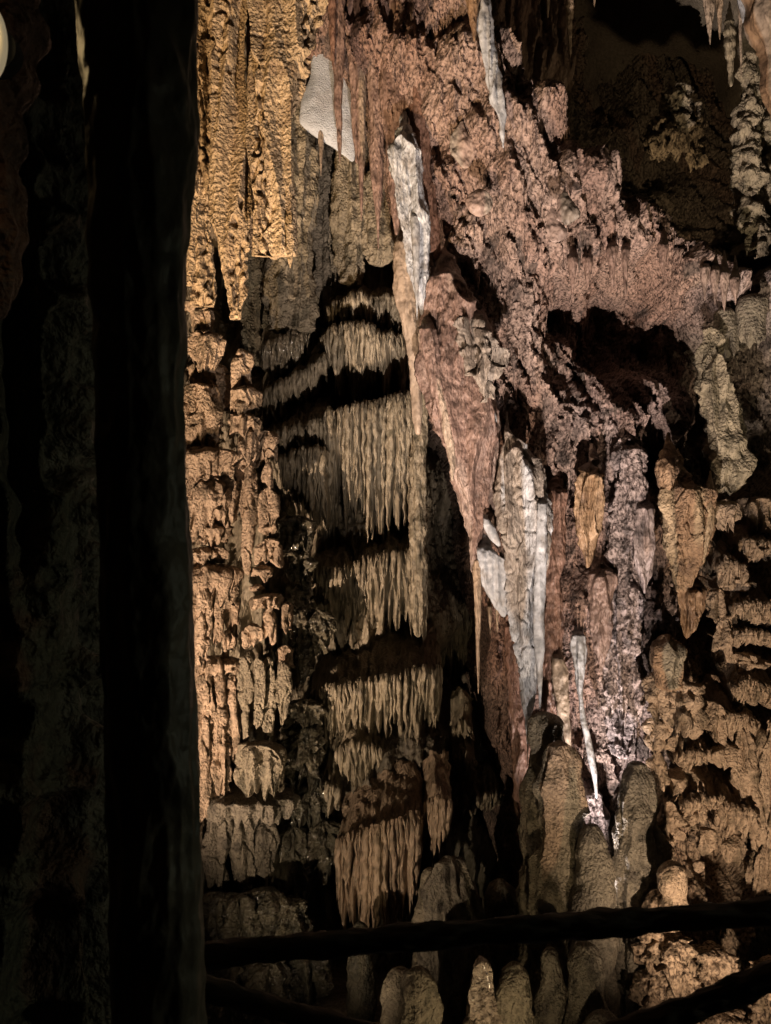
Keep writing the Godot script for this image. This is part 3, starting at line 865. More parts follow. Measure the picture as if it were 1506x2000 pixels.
func left_flowstone() -> void:
	var g := "stacked flowstone columns of the left wall"
	var o := {"d": 9.5, "pal": "tan", "flute": [.06, 4.6], "lump": [.06, 4.0], "bump": [.022, 13.0], "crack": [.045, 3.6], "step": 1.8, "flat": .75}
	lobes("flowstone_column", "tallest pale stacked flowstone column at the edge of the black column", [
		[356, 384, 586, 614], [368, 420, 600, 650, .1], [368, 434, 644, 712], [372, 444, 706, 792, .25], [352, 434, 748, 880], [352, 458, 872, 934, -.1], [352, 462, 926, 1026, -.05],
		[356, 454, 1018, 1062, .0], [356, 454, 1066, 1102, .05], [362, 462, 1100, 1176, .02], [364, 412, 1122, 1312, -.05], [406, 438, 1148, 1246, .0], [434, 466, 1164, 1228, .1],
		[426, 462, 1230, 1284, .05], [372, 470, 1280, 1320, .05]], o, g)
	lobes("flowstone_column", "slim pale column of stacked lumps left of the dark mound", [
		[452, 492, 680, 758], [452, 508, 752, 812, -.05], [442, 510, 806, 850, -.05], [466, 502, 838, 894, -.1], [500, 540, 840, 900, .1]], o, g)
	lobes("flowstone_column", "pointed pale pendant hanging in the long black crack", [[460, 504, 896, 1010], [470, 502, 990, 1124, -.02, .3]], o, g)
	lobes("flowstone_column", "broken column of small square lobes right of the black crack", [
		[512, 538, 902, 958], [504, 540, 952, 1024, -.05], [504, 548, 1022, 1048, .05], [500, 548, 1050, 1100], [498, 542, 1102, 1136, .02], [492, 518, 1140, 1160, .1], [496, 558, 1158, 1192],
		[508, 544, 1188, 1244], [544, 570, 1174, 1242, .05], [474, 510, 1216, 1264], [540, 572, 1260, 1320, .1]], o, g)
	o.pal = "olive"
	lobes("flowstone_column", "fluted hanging folds low in the left wall, above a rounded block", [
		[466, 492, 1280, 1452, .0, .2], [486, 516, 1284, 1430, -.05, .2], [510, 540, 1282, 1446, .02, .2], [536, 566, 1290, 1420, .0, .25], [462, 552, 1448, 1542, -.1]], o, g)
	lobes("flowstone_column", "tall brown paired columns low on the left wall", [
		[374, 424, 1312, 1584], [412, 450, 1316, 1590, .05], [440, 470, 1318, 1482, .1]], o.merged({"pal": "tan"}, true), g)
	lobes("flowstone_column", "dull brown blocks at the bottom of the left wall", [
		[400, 450, 1580, 1736], [440, 494, 1590, 1720, .1], [488, 540, 1598, 1730, .2], [390, 570, 1540, 1592, .15]], o.merged({"pal": "grey"}, true), g)
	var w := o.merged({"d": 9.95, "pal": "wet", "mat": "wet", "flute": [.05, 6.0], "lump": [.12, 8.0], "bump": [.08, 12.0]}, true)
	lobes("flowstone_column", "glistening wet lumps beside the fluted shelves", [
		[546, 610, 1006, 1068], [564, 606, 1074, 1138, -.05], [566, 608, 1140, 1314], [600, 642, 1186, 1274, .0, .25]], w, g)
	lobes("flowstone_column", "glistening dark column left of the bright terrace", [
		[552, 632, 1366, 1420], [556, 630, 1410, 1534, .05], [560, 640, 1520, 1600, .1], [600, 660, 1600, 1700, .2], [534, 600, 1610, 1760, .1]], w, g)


# ---------------------------------------------------------------- things on the pink wall

func red_wall_things() -> void:
	var g := "thin red stalactites over the white slab"
	icicle("stalactite", "long thin red stalactite crossing the white slab", [[-120, 628, 684], [60, 646, 674], [120, 650, 671], [220, 654, 668], [290, 660, 667], [318, 663, 665]], {"d": 10.2, "pal": "red"}, g)
	icicle("stalactite", "red stalactite at the right edge of the white slab", [[-120, 664, 712], [60, 680, 702], [150, 683, 701], [260, 688, 702], [320, 694, 700]], {"d": 10.25, "pal": "red"}, g)
	icicle("stalactite", "long thin brown stalactite with a pale tip between grey columns", [[-120, 684, 734], [60, 694, 718], [200, 697, 714], [320, 699, 712], [400, 703, 709], [432, 705, 707]], {"d": 10.2, "pal": "red", "pal2": "cream"}, g)
	icicle("stalactite", "brown stalactite swelling above a thin tip left of the white stalactite", [[-120, 706, 768], [60, 716, 750], [220, 720, 750], [340, 722, 750], [400, 730, 744], [450, 736, 741], [486, 738, 740]], {"d": 10.1, "pal": "red"}, g)
	icicle("stalactite", "short red stalactite high between the golden curtain and red wall", [[-120, 628, 668], [20, 640, 660], [80, 644, 656], [120, 648, 653], [138, 650, 651]], {"d": 10.1, "pal": "rust"}, g)
	icicle("stalactite", "small stalactite tip below the smooth white slab", [[240, 620, 634], [300, 623, 631], [344, 626, 628]], {"d": 10.7, "pal": "cream"}, g)
	g = "red draperies of the pink wall"
	icicle("drapery", "ribbed red drapery fold right of the hanging stalactites", [[-120, 734, 800], [60, 744, 794], [200, 748, 800], [320, 756, 790], [420, 764, 784], [460, 770, 778]], {"d": 9.9, "pal": "red", "flute": [.03, 6.0], "thick": .2}, g)
	icicle("drapery", "dark red vertical fold right of the white stalactite", [[160, 800, 840], [320, 808, 846], [460, 822, 858], [520, 842, 856], [534, 848, 854]], {"d": 9.7, "pal": "rust", "flute": [.03, 6.0], "thick": .2}, g)
	g = "white calcite on the pink wall"
	icicle("stalactite", "big white stalactite hanging from the red wall at upper middle", [[262, 770, 806], [300, 762, 818], [380, 774, 830], [460, 788, 838], [530, 802, 838], [580, 814, 834], [618, 822, 826]], {"d": 9.5, "pal": "white", "flute": [.06, 6.0], "bump": [.02, 9.0], "thick": .22, "cap": 12.0, "step": 2.0}, g)
	icicle("stalactite", "thin white spike beside the tip of the big white stalactite", [[420, 800, 822], [520, 808, 820], [600, 812, 817], [626, 814, 815]], {"d": 9.35, "pal": "white", "mat": "smooth"}, g)
	icicle("drapery", "smooth brown drapery hanging behind the big white stalactite", [[470, 770, 800], [560, 772, 830], [640, 788, 832], [720, 798, 822], [800, 804, 826], [850, 812, 824]], {"d": 9.9, "pal": "cream", "thick": .12, "mat": "smooth"}, g)
	icicle("drapery", "white streak of calcite running down high on the pink wall", [[-60, 928, 956], [40, 930, 958], [110, 942, 972], [180, 956, 984], [240, 972, 988], [290, 980, 986]], {"d": 8.72, "pal": "white", "flute": [.05, 8.0], "thick": .14, "mat": "smooth"}, g)
	icicle("stalactite", "orange stalactite high on the pink wall beside the white streak", [[-80, 896, 940], [0, 906, 936], [50, 918, 932], [82, 925, 929]], {"d": 8.65, "pal": "amber"}, g)
	g = "pale shields on the pink wall"
	var sh := {"d": 9.3, "pal": "pale", "pal2": "pink", "bump": [.05, 6.0], "wob": .5, "flat": .3, "thick": .05, "cap": 10.0, "cap2": 10.0, "step": 1.8}
	for a in [
		["pale notched shield right of the red fold, upper wall", 888, 924, 236, 330, 9.25], ["small pale shield below the white streak", 920, 958, 368, 424, 9.0],
		["pale shield at the middle of the pink slope", 1054, 1084, 246, 300, 9.15], ["upper of two touching pale shields", 1090, 1126, 374, 440, 8.6], ["lower of two touching pale shields", 1064, 1102, 404, 474, 8.65]]:
		single("calcite_shield", a[0], "shield", body([[a[3], a[1] + 8, a[1] + 20], [a[3] + (a[4] - a[3]) * .25, a[1], a[2] - 8], [a[3] + (a[4] - a[3]) * .6, a[1] + 2, a[2]], [a[4], a[1] + 12, a[2] - 10]], sh.merged({"d": a[5]}, true)), M.smooth, g)
	g = "red draperies of the pink wall"
	icicle("drapery", "large pointed red drapery over the black gap, spike-tipped", [[540, 838, 900], [620, 826, 950], [700, 816, 968], [780, 832, 972], [860, 862, 968], [940, 890, 952], [1020, 906, 944], [1090, 918, 942], [1120, 924, 940]],
		{"d": 9.5, "pal": "red", "pal2": "pink", "wob": .06, "flute": [.09, 3.2], "bump": [.035, 8.0], "thick": .28, "cap": 14.0}, g)
	icicle("stalactite", "very long thin stalactite below the pointed red drapery", [[1090, 922, 942], [1160, 926, 940], [1260, 929, 938], [1340, 932, 936], [1356, 933, 935]], {"d": 9.45, "pal": "tan"}, g)
	icicle("drapery", "narrow ribbed fold along the left edge of the pointed red drapery", [[640, 818, 850], [740, 836, 868], [830, 860, 884], [900, 876, 890], [940, 880, 886]], {"d": 9.3, "pal": "red", "pal2": "cream", "thick": .1}, g)
	icicle("drapery", "pale notched drapery on the shoulder of the red drapery", [[624, 900, 940], [680, 902, 974], [740, 920, 980], [776, 940, 966], [786, 946, 956]], {"d": 9.25, "pal": "pale", "flute": [.12, 4.5], "bump": [.06, 8.0], "crack": [.05, 5.0], "wob": .4, "skirt": .12, "thick": .14, "cap": 10.0}, g)
	icicle("drapery", "thin reddish fold left of the tall pale column", [[830, 946, 976], [920, 940, 974], [1000, 938, 972], [1060, 946, 970]], {"d": 9.6, "pal": "pink", "thick": .12}, g)
	g = "white calcite on the pink wall"
	icicle("stalactite", "tallest pale stalactite, thick top tapering to a long white spike", [[838, 984, 996], [860, 976, 1014], [900, 968, 1050], [940, 968, 1066], [1020, 976, 1072], [1120, 990, 1062], [1220, 1000, 1052], [1300, 1012, 1046], [1380, 1020, 1040], [1450, 1026, 1036], [1500, 1029, 1031]],
		{"d": 9.3, "pal": "pale", "pal2": "white", "wob": .05, "flute": [.09, 4.0], "bump": [.016, 12.0], "crack": [.03, 3.0], "thick": .24, "cap": 34.0, "step": 2.0}, g)
	icicle("stalactite", "second white spike hanging close right of the tallest pale stalactite", [[980, 1048, 1070], [1120, 1044, 1066], [1240, 1042, 1064], [1320, 1048, 1060], [1386, 1053, 1056]], {"d": 9.05, "pal": "white", "mat": "smooth"}, g)
	icicle("drapery", "white blade-shaped drapery hanging over the black gap", [[1070, 930, 966], [1100, 932, 988], [1140, 944, 992], [1180, 962, 992], [1206, 980, 988]], {"d": 9.35, "pal": "white", "thick": .06, "flat": .5, "cap": 8.0, "mat": "smooth"}, g)
	icicle("drapery", "small curved white sliver above the white blade", [[1008, 944, 954], [1030, 946, 966], [1050, 956, 976], [1068, 970, 980]], {"d": 9.3, "pal": "white", "thick": .05, "mat": "smooth"}, g)
	icicle("stalactite", "tiny tip hanging below the white blade, left one", [[1180, 952, 962], [1215, 955, 960], [1238, 957, 958]], {"d": 9.5, "pal": "tan"}, g)
	icicle("stalactite", "tiny tip hanging below the white blade, right one", [[1180, 966, 976], [1212, 969, 974], [1236, 970, 972]], {"d": 9.55, "pal": "tan"}, g)
	icicle("drapery", "plain cream spike between the tallest spike and the first stalagmite", [[1280, 1076, 1100], [1320, 1076, 1110], [1380, 1086, 1114], [1430, 1098, 1116], [1470, 1108, 1116]], {"d": 9.3, "pal": "cream", "thick": .1, "cap": 8.0, "mat": "smooth"}, g)
	icicle("drapery", "bright white drapery strip low on the pink wall", [[1236, 1116, 1142], [1280, 1118, 1144], [1330, 1124, 1142], [1390, 1132, 1144], [1450, 1142, 1156], [1510, 1154, 1168], [1560, 1162, 1168]], {"d": 9.2, "pal": "white", "flute": [.03, 8.0], "thick": .1, "cap": 10.0, "mat": "smooth"}, g)
	icicle("stalactite", "small white spike above the bright white strip", [[800, 954, 968], [820, 956, 970], [834, 960, 966]], {"d": 9.4, "pal": "white", "mat": "smooth"}, g)
	g = "red draperies of the pink wall"
	icicle("drapery", "dark red drapery right of the tallest pale stalactite", [[960, 1066, 1104], [1080, 1058, 1100], [1200, 1056, 1100], [1320, 1056, 1090], [1400, 1060, 1086]], {"d": 9.5, "pal": "rust", "flute": [.06, 5.0], "thick": .2}, g)
	icicle("drapery", "orange fringed drapery under the dark hollow of the lower wall", [[930, 1126, 1180], [1000, 1124, 1176], [1050, 1130, 1168], [1090, 1138, 1160], [1110, 1144, 1150]], {"d": 9.2, "pal": "amber", "pal2": "pink", "flute": [.08, 6.0], "thick": .2, "cap": 12.0}, g)
	icicle("drapery", "pointed brown drapery at the middle of the lower wall", [[1120, 1150, 1200], [1200, 1152, 1196], [1260, 1160, 1188], [1300, 1168, 1180], [1318, 1172, 1176]], {"d": 9.2, "pal": "red", "flute": [.05, 6.0], "thick": .18, "cap": 12.0}, g)
	icicle("drapery", "long mauve fold at the centre of the lower wall", [[880, 1200, 1254], [1000, 1196, 1256], [1140, 1186, 1250], [1280, 1180, 1244], [1400, 1186, 1238], [1480, 1196, 1230]], {"d": 9.35, "pal": "mauve", "flute": [.08, 5.0], "bump": [.05, 10.0], "thick": .25, "cap": 14.0, "mat": "crust"}, g)
	icicle("drapery", "pointed mauve drapery beside the amber one", [[990, 1244, 1276], [1060, 1240, 1280], [1120, 1246, 1274], [1146, 1254, 1264], [1160, 1258, 1261]], {"d": 9.15, "pal": "mauve", "pal2": "pink", "flute": [.05, 6.0], "thick": .18, "cap": 12.0}, g)
	icicle("drapery", "rust drapery bordering the gap below the white blade", [[1220, 988, 1024], [1320, 990, 1020], [1440, 1000, 1036], [1560, 1004, 1040], [1640, 1010, 1032]], {"d": 9.9, "pal": "rust", "flute": [.05, 6.0], "thick": .2}, g)
	icicle("drapery", "pale ragged strip beside the black gap low on the wall", [[1600, 1022, 1056], [1680, 1026, 1058], [1760, 1030, 1052], [1830, 1040, 1066], [1890, 1056, 1070], [1950, 1066, 1072]], {"d": 9.2, "pal": "cream", "flute": [.05, 6.0], "thick": .12}, g)
	icicle("drapery", "grey fold behind the leaning stalagmites", [[1540, 1120, 1170], [1620, 1150, 1200], [1680, 1160, 1196]], {"d": 9.6, "pal": "mauve", "flute": [.05, 6.0], "thick": .2, "mat": "crust"}, g)
	# drip fringe along the lower edge of the pink slope
	g = "drip stalactites under the pink slope"
	var names := ["first", "second", "third", "fourth", "fifth", "sixth", "seventh", "eighth", "ninth"]
	var fr := [[1118, 520, 580], [1148, 520, 572], [1196, 500, 566], [1222, 505, 582], [1296, 495, 540], [1376, 540, 588], [1396, 545, 598], [1414, 550, 610], [1436, 560, 596]]
	for i in fr.size():
		var a: Array = fr[i]
		icicle("stalactite", "%s drip stalactite counted from the left along the pink slope's lower edge" % names[i], [[a[1] - 20, a[0] - 11, a[0] + 11], [a[1] + 10, a[0] - 7, a[0] + 7], [a[2] - 12, a[0] - 2, a[0] + 3], [a[2], a[0], a[0] + 1]], {"d": 9.0, "pal": "red" if i < 5 else "pink", "flat": 1.0}, g)


func right_things() -> void:
	var g := "stalactites hanging at the top right"
	icicle("stalactite", "knobbly stalactite hanging alone in the dark hollow", [[-60, 1104, 1120], [20, 1106, 1120], [60, 1108, 1118], [100, 1110, 1116], [122, 1112, 1114]], {"d": 10.2, "pal": "tan", "ring": [.03, 9.0]}, g)
	icicle("stalactite", "thin straw beside the lone knobbly stalactite", [[-60, 1066, 1074], [10, 1067, 1073], [36, 1069, 1071]], {"d": 10.2, "pal": "tan"}, g)
	icicle("stalactite", "tiny straw between two stalactites at the top edge", [[-60, 1158, 1164], [5, 1159, 1163], [16, 1160, 1161]], {"d": 10.2, "pal": "tan"}, g)
	icicle("stalactite", "pointed pale stalactite leftmost of the top right cluster", [[-60, 1370, 1398], [0, 1374, 1398], [50, 1380, 1392], [88, 1386, 1388]], {"d": 9.2, "pal": "cream"}, g)
	icicle("stalactite", "short brown stalactite second in the top right cluster", [[-60, 1396, 1416], [20, 1400, 1412], [64, 1403, 1408], [78, 1405, 1407]], {"d": 9.2, "pal": "tan"}, g)
	icicle("stalactite", "whitest spike of the top right cluster", [[-60, 1436, 1464], [0, 1440, 1462], [30, 1446, 1456], [46, 1450, 1452]], {"d": 9.0, "pal": "white"}, g)
	icicle("stalactite", "long straw in front of the dim column at the top right", [[-60, 1440, 1450], [80, 1444, 1450], [150, 1447, 1449]], {"d": 9.3, "pal": "cream"}, g)
	icicle("stalactite", "thin spike beside the orange drapery at the top right", [[-60, 1456, 1472], [40, 1460, 1472], [86, 1468, 1471]], {"d": 8.9, "pal": "cream"}, g)
	icicle("drapery", "big smooth orange drapery cut off by the top right corner", [[-80, 1450, 1640], [0, 1460, 1630], [60, 1472, 1620], [120, 1486, 1610], [180, 1500, 1600], [240, 1516, 1580]], {"d": 8.6, "pal": "amber", "pal2": "cream", "flute": [.05, 3.0], "thick": .3, "mat": "smooth"}, g)
	icicle("stalactite", "dim ringed stalactite left of the banded column", [[40, 1416, 1434], [90, 1414, 1436], [130, 1420, 1434], [170, 1424, 1432]], {"d": 9.9, "pal": "olive", "ring": [.03, 8.0]}, g)
	var q := {"d": 9.9, "pal": "olive", "ring": [.03, 5.0], "lump": [.14, 6.0], "bump": [.06, 9.0], "step": 2.3}
	single("stone_column", "dim banded column of lumps below the orange corner drapery", "column", body([[100, 1452, 1474], [200, 1446, 1480], [300, 1440, 1488], [400, 1436, 1486], [520, 1424, 1496]], q.merged({"wob": .2}, true)), M.rock)
	single("stone_column", "thicker dim column at the right edge behind the banded one", "column", body([[160, 1490, 1560], [300, 1480, 1570], [420, 1470, 1570], [540, 1460, 1580]], q.merged({"d": 10.2, "wob": .2}, true)), M.rock)
	lobes("rock_mound", "dim rough rock mound standing in the upper right hollow", [[1296, 1346, 166, 260], [1270, 1350, 230, 300, .1], [1340, 1372, 200, 330, .1]], {"d": 11.0, "pal": "olive", "lump": [.14, 7.0], "bump": [.08, 10.0], "step": 2.6, "mat": "crust"})
	lobes("rock_mound", "shadowed knobs on the ledge below the banded column", [[1440, 1506, 420, 500], [1490, 1560, 400, 500, .1], [1400, 1450, 440, 500, -.1]], {"d": 10.2, "pal": "grey", "lump": [.14, 6.0], "bump": [.08, 10.0], "step": 2.6, "mat": "wet"})
	lobes("rock_mound", "dark smooth stalagmite heads in the shadow under the pink slope", [[1440, 1500, 574, 660], [1392, 1440, 600, 680, .1]], {"d": 9.4, "pal": "grey", "bump": [.02, 6.0], "step": 3.0})
	# the banded pillar and the lumpy column
	g = "lumpy flowstone of the right side"
	var o := {"d": 9.2, "pal": "tan", "flute": [.09, 5.0], "lump": [.07, 5.0], "bump": [.022, 13.0], "step": 1.8, "flat": .8, "ring": [.03, 4.0], "less": 4.0}
	single("flowstone_column", "banded olive pillar tapering upwards beside the black hollow", "flowstone", body([[636, 1376, 1396], [720, 1366, 1422], [800, 1372, 1448], [880, 1386, 1464], [940, 1396, 1460], [964, 1406, 1446]], o.merged({"pal": "olive", "ring": [.07, 2.6], "lump": [.08, 5.0], "flute": [.07, 6.0], "skirt": .05, "wob": .12, "d": 9.3}, true)), M.rock, g)
	lobes("flowstone_column", "lumps between the drip tiers on the far right, upper half", [
		[1396, 1440, 974, 1034], [1416, 1474, 1128, 1160, .05], [1384, 1420, 1150, 1212, -.05], [1396, 1430, 1200, 1280, -.05], [1440, 1520, 970, 1040, .4]], o, g)
	lobes("flowstone_column", "hanging folds and lumps on the far right, lower half", [
		[1420, 1476, 1274, 1300], [1446, 1500, 1286, 1312], [1436, 1470, 1420, 1640, -.02, .2], [1462, 1500, 1420, 1660, .0, .2], [1490, 1540, 1400, 1660, -.05, .2], [1416, 1458, 1630, 1696, -.05, .3], [1470, 1540, 1640, 1760, .3]], o.merged({"flute": [.08, 7.0]}, true), g)
	var tier := {"called": "drip_tier", "group": "drip tiers of the far right", "pal": "tan", "gap": 7.5, "deep": .6, "tuck": .12, "arc": .3, "rise": .25, "uneven": .5, "mat": "rock"}
	for a in [
		["drip tier on the far right, highest of the fringe-edged tiers", 1432, 1512, 1052, 1100, 9.25], ["drip tier on the far right just left of and below the highest one", 1392, 1454, 1090, 1150, 9.1], ["wide drip tier on the far right below the amber draperies' level", 1418, 1516, 1172, 1226, 9.1],
		["thin drip tier on the far right directly under the wide one", 1418, 1508, 1230, 1262, 9.05], ["drip tier on the far right at the height of the dark hole", 1420, 1516, 1328, 1382, 9.05], ["drip tier on the far right directly above the tall hanging folds", 1388, 1478, 1394, 1444, 9.0],
		["drip tier on the far right with long teeth, lowest of the tiers", 1398, 1476, 1572, 1630, 8.95], ["long low drip tier between the dark hole and the ball-headed stalagmite", 1314, 1402, 1464, 1498, 8.95], ["drip tier above the ball-headed stalagmite, left of the long teeth", 1318, 1420, 1552, 1588, 8.9]]:
		var w: float = a[2] - a[1]
		var h: float = a[4] - a[3]
		terrace(a[0], [[a[1], a[3] + h * .3], [a[1] + w * .3, a[3]], [a[1] + w * .7, a[3] + h * .1], [a[2], a[3] + h * .25]], [[a[1], a[4] - h * .2], [a[1] + w * .35, a[4] + h * .1], [a[1] + w * .7, a[4] - h * .1], [a[2], a[4]]], tier.merged({"d": a[5]}))
	lobes("flowstone_column", "scattered pale lobes between the amber draperies and round stalagmite", [
		[1370, 1412, 1366, 1438], [1310, 1356, 1434, 1468], [1270, 1308, 1444, 1470, .05], [1392, 1436, 1450, 1500, -.05], [1306, 1368, 1502, 1560], [1324, 1384, 1572, 1610, -.05], [1318, 1362, 1600, 1624, -.05],
		[1360, 1398, 1616, 1678, -.05, .3], [1358, 1374, 1680, 1712], [1264, 1300, 1470, 1570, .1]], o.merged({"d": 9.1}, true), g)
	lobes("flowstone_column", "brown crusted strip beside the fluted stalagmite", [[1262, 1304, 1310, 1402], [1262, 1296, 1400, 1500, .1], [1298, 1362, 1326, 1432, -.05], [1274, 1322, 1560, 1640], [1272, 1316, 1630, 1730, -.05]], o.merged({"d": 9.0, "lump": [.16, 10.0]}, true), g)
	g = "amber draperies of the right side"
	icicle("drapery", "broad amber drapery with a flat top beside the black hollow", [[940, 1296, 1350], [956, 1286, 1392], [990, 1286, 1394], [1050, 1294, 1382], [1100, 1306, 1366], [1150, 1320, 1346], [1164, 1326, 1336]], {"d": 9.0, "pal": "amber", "pal2": "gold", "wob": .05, "flute": [.07, 3.4], "bump": [.025, 12.0], "crack": [.04, 3.5], "thick": .3, "cap": 10.0, "mat": "rock"}, g)
	icicle("drapery", "blocky amber head on top of the broad amber drapery", [[900, 1284, 1326], [920, 1280, 1330], [950, 1288, 1322], [962, 1294, 1316]], {"d": 9.0, "pal": "amber", "flute": [.03, 5.0], "thick": .2, "cap": 10.0, "mat": "rock"}, g)
	icicle("stalactite", "slender amber rib on the right of the broad amber drapery", [[960, 1376, 1398], [1020, 1374, 1394], [1080, 1370, 1382], [1100, 1372, 1378]], {"d": 8.85, "pal": "gold"}, g)
	icicle("drapery", "small amber drapery below the broad one, cut by shadow", [[1150, 1322, 1376], [1190, 1326, 1370], [1230, 1332, 1354], [1248, 1338, 1346]], {"d": 9.0, "pal": "amber", "flute": [.06, 7.0], "thick": .2, "cap": 10.0}, g)


# ---------------------------------------------------------------- stalagmites

func mite(label: String, rows: Array, o: Dictionary) -> void:
	var b := {"cap": 26.0, "cap2": 0.0, "bump": [.018, 7.0], "lump": [.035, 4.0], "ring": [.014, 4.0], "step": 2.2}
	b.merge(o, true)
	var second: Array = rows[1]
	var wide: float = second[2] - second[1]
	rows[0] = [rows[0][0], second[1] + wide * .06, second[2] - wide * .06]
	b.cap = maxf(b.cap, wide * .55)
	single("stalagmite", label, "stalagmite", body(rows, b), M[o.get("mat", "rock")], "stalagmites rising from the chamber floor")


func stalagmites() -> void:
	mite("stalagmite with a dark round cap below the tallest white spike", [[1390, 1038, 1096], [1420, 1034, 1100], [1500, 1028, 1104], [1600, 1020, 1110], [1800, 1016, 1116], [2080, 1010, 1124]], {"d": 9.0, "pal": "olive", "flute": [.04, 5.0]})
	mite("lumpy brown stalagmite with a sloping shoulder in front of the dark-capped one", [[1446, 1076, 1112], [1480, 1064, 1124], [1540, 1052, 1132], [1640, 1046, 1136], [1700, 1040, 1140], [1850, 1040, 1150], [2100, 1030, 1160]], {"d": 8.6, "pal": "olive", "pal2": "tan", "lump": [.10, 4.0], "flute": [.04, 4.0], "mat": "rock"})
	mite("smooth conical stalagmite with a bare dome low at the centre right", [[1608, 1132, 1176], [1640, 1128, 1184], [1700, 1122, 1192], [1800, 1110, 1204], [2080, 1090, 1220]], {"d": 8.3, "pal": "grey"})
	mite("thick fluted stalagmite with a plain domed cap", [[1486, 1216, 1256], [1520, 1208, 1272], [1580, 1204, 1284], [1680, 1196, 1290], [1780, 1192, 1292], [2080, 1180, 1300]], {"d": 8.7, "pal": "grey", "lump": [.12, 5.0], "flute": [.03, 5.0], "mat": "rock"})
	mite("round ball-shaped pale stalagmite head at the right above the rail", [[1682, 1296, 1330], [1710, 1286, 1342], [1735, 1288, 1344], [1752, 1296, 1338], [1768, 1290, 1344], [1790, 1286, 1348]], {"d": 8.1, "pal": "tan", "bump": [.02, 6.0], "lump": [.02, 5.0], "ring": [.006, 6.0]})
	mite("crusted collar under the ball-shaped head", [[1738, 1262, 1300], [1760, 1262, 1320], [1800, 1258, 1340]], {"d": 8.25, "pal": "tan", "lump": [.08, 9.0], "mat": "crust"})
	mite("helmet-shaped smooth stalagmite beside the amber draperies", [[1238, 1284, 1324], [1260, 1276, 1332], [1300, 1272, 1336], [1330, 1280, 1330], [1350, 1284, 1326]], {"d": 8.7, "pal": "amber", "pal2": "olive", "flute": [.05, 4.0], "cap": 20.0, "cap2": 12.0, "mat": "rock"})
	mite("broad domed stalagmite left of the rail's middle with a drip apron", [[1672, 862, 906], [1700, 848, 920], [1760, 832, 936], [1820, 824, 950], [2060, 810, 960]], {"d": 8.9, "pal": "grey", "flute": [.06, 6.0], "lump": [.04, 5.0], "mat": "rock"})
	mite("small rounded shoulder stalagmite touching the broad domed one", [[1694, 826, 858], [1720, 818, 866], [1800, 812, 872], [1900, 806, 880]], {"d": 9.1, "pal": "olive"})
	mite("short blunt grey stalagmite beside the black gap", [[1716, 952, 998], [1744, 944, 1006], [1820, 940, 1010], [2060, 930, 1020]], {"d": 9.0, "pal": "olive", "flute": [.03, 4.0], "mat": "rock"})
	mite("tiny dark stalagmite knob poking over the rail in front of the lowest terrace", [[1800, 690, 716], [1820, 684, 722], [1900, 680, 728], [2060, 676, 734]], {"d": 9.0, "pal": "wet"})
	mite("pale blunt stalagmite under the rail at the centre", [[1886, 800, 836], [1910, 788, 852], [1960, 782, 858], [2080, 776, 866], [2200, 770, 876]], {"d": 7.4, "pal": "olive", "flute": [.03, 4.0]})
	mite("dark thick stalagmite touching the pale blunt one", [[1890, 760, 800], [1940, 752, 816], [2080, 744, 826], [2200, 740, 830]], {"d": 7.7, "pal": "olive", "mat": "rock"})
	mite("glossy cream stalagmite with folded sides, under the rail", [[1866, 924, 944], [1890, 916, 954], [1930, 912, 966], [1980, 908, 976], [2100, 904, 984], [2200, 900, 990]], {"d": 7.2, "pal": "cream", "flute": [.06, 5.0], "mat": "wet"})
	mite("dark tall stalagmite under the rail at the right of the centre", [[1840, 1126, 1160], [1870, 1114, 1174], [1930, 1108, 1182], [2080, 1098, 1192], [2200, 1090, 1200]], {"d": 7.6, "pal": "grey"})
	mite("dark narrow stalagmite under the rail, left of the tall one", [[1850, 1062, 1080], [1890, 1056, 1096], [1960, 1050, 1106], [2080, 1044, 1112], [2200, 1040, 1120]], {"d": 7.8, "pal": "grey"})
	mite("black low stalagmite dome at the bottom edge", [[1974, 1150, 1200], [2000, 1136, 1222], [2080, 1120, 1240], [2200, 1110, 1250]], {"d": 7.2, "pal": "grey"})
	mite("squat brown stalagmite beside the glossy cream one", [[1880, 990, 1022], [1920, 980, 1034], [1980, 974, 1040], [2200, 966, 1050]], {"d": 7.5, "pal": "olive", "lump": [.08, 5.0], "mat": "rock"})
	lobes("rock_mound", "crusted pale lumps under the rail at the right", [[1250, 1300, 1800, 1880], [1276, 1340, 1826, 1900, -.1], [1250, 1310, 1890, 1990, .0], [1300, 1370, 1890, 2010, -.05], [1350, 1420, 1850, 1960, .1], [1330, 1440, 1960, 2080, -.1], [1470, 1540, 1880, 2040, -.1]], {"d": 8.3, "pal": "tan", "lump": [.20, 9.0], "bump": [.08, 12.0], "step": 2.2, "mat": "crust"})


# ---------------------------------------------------------------- foreground

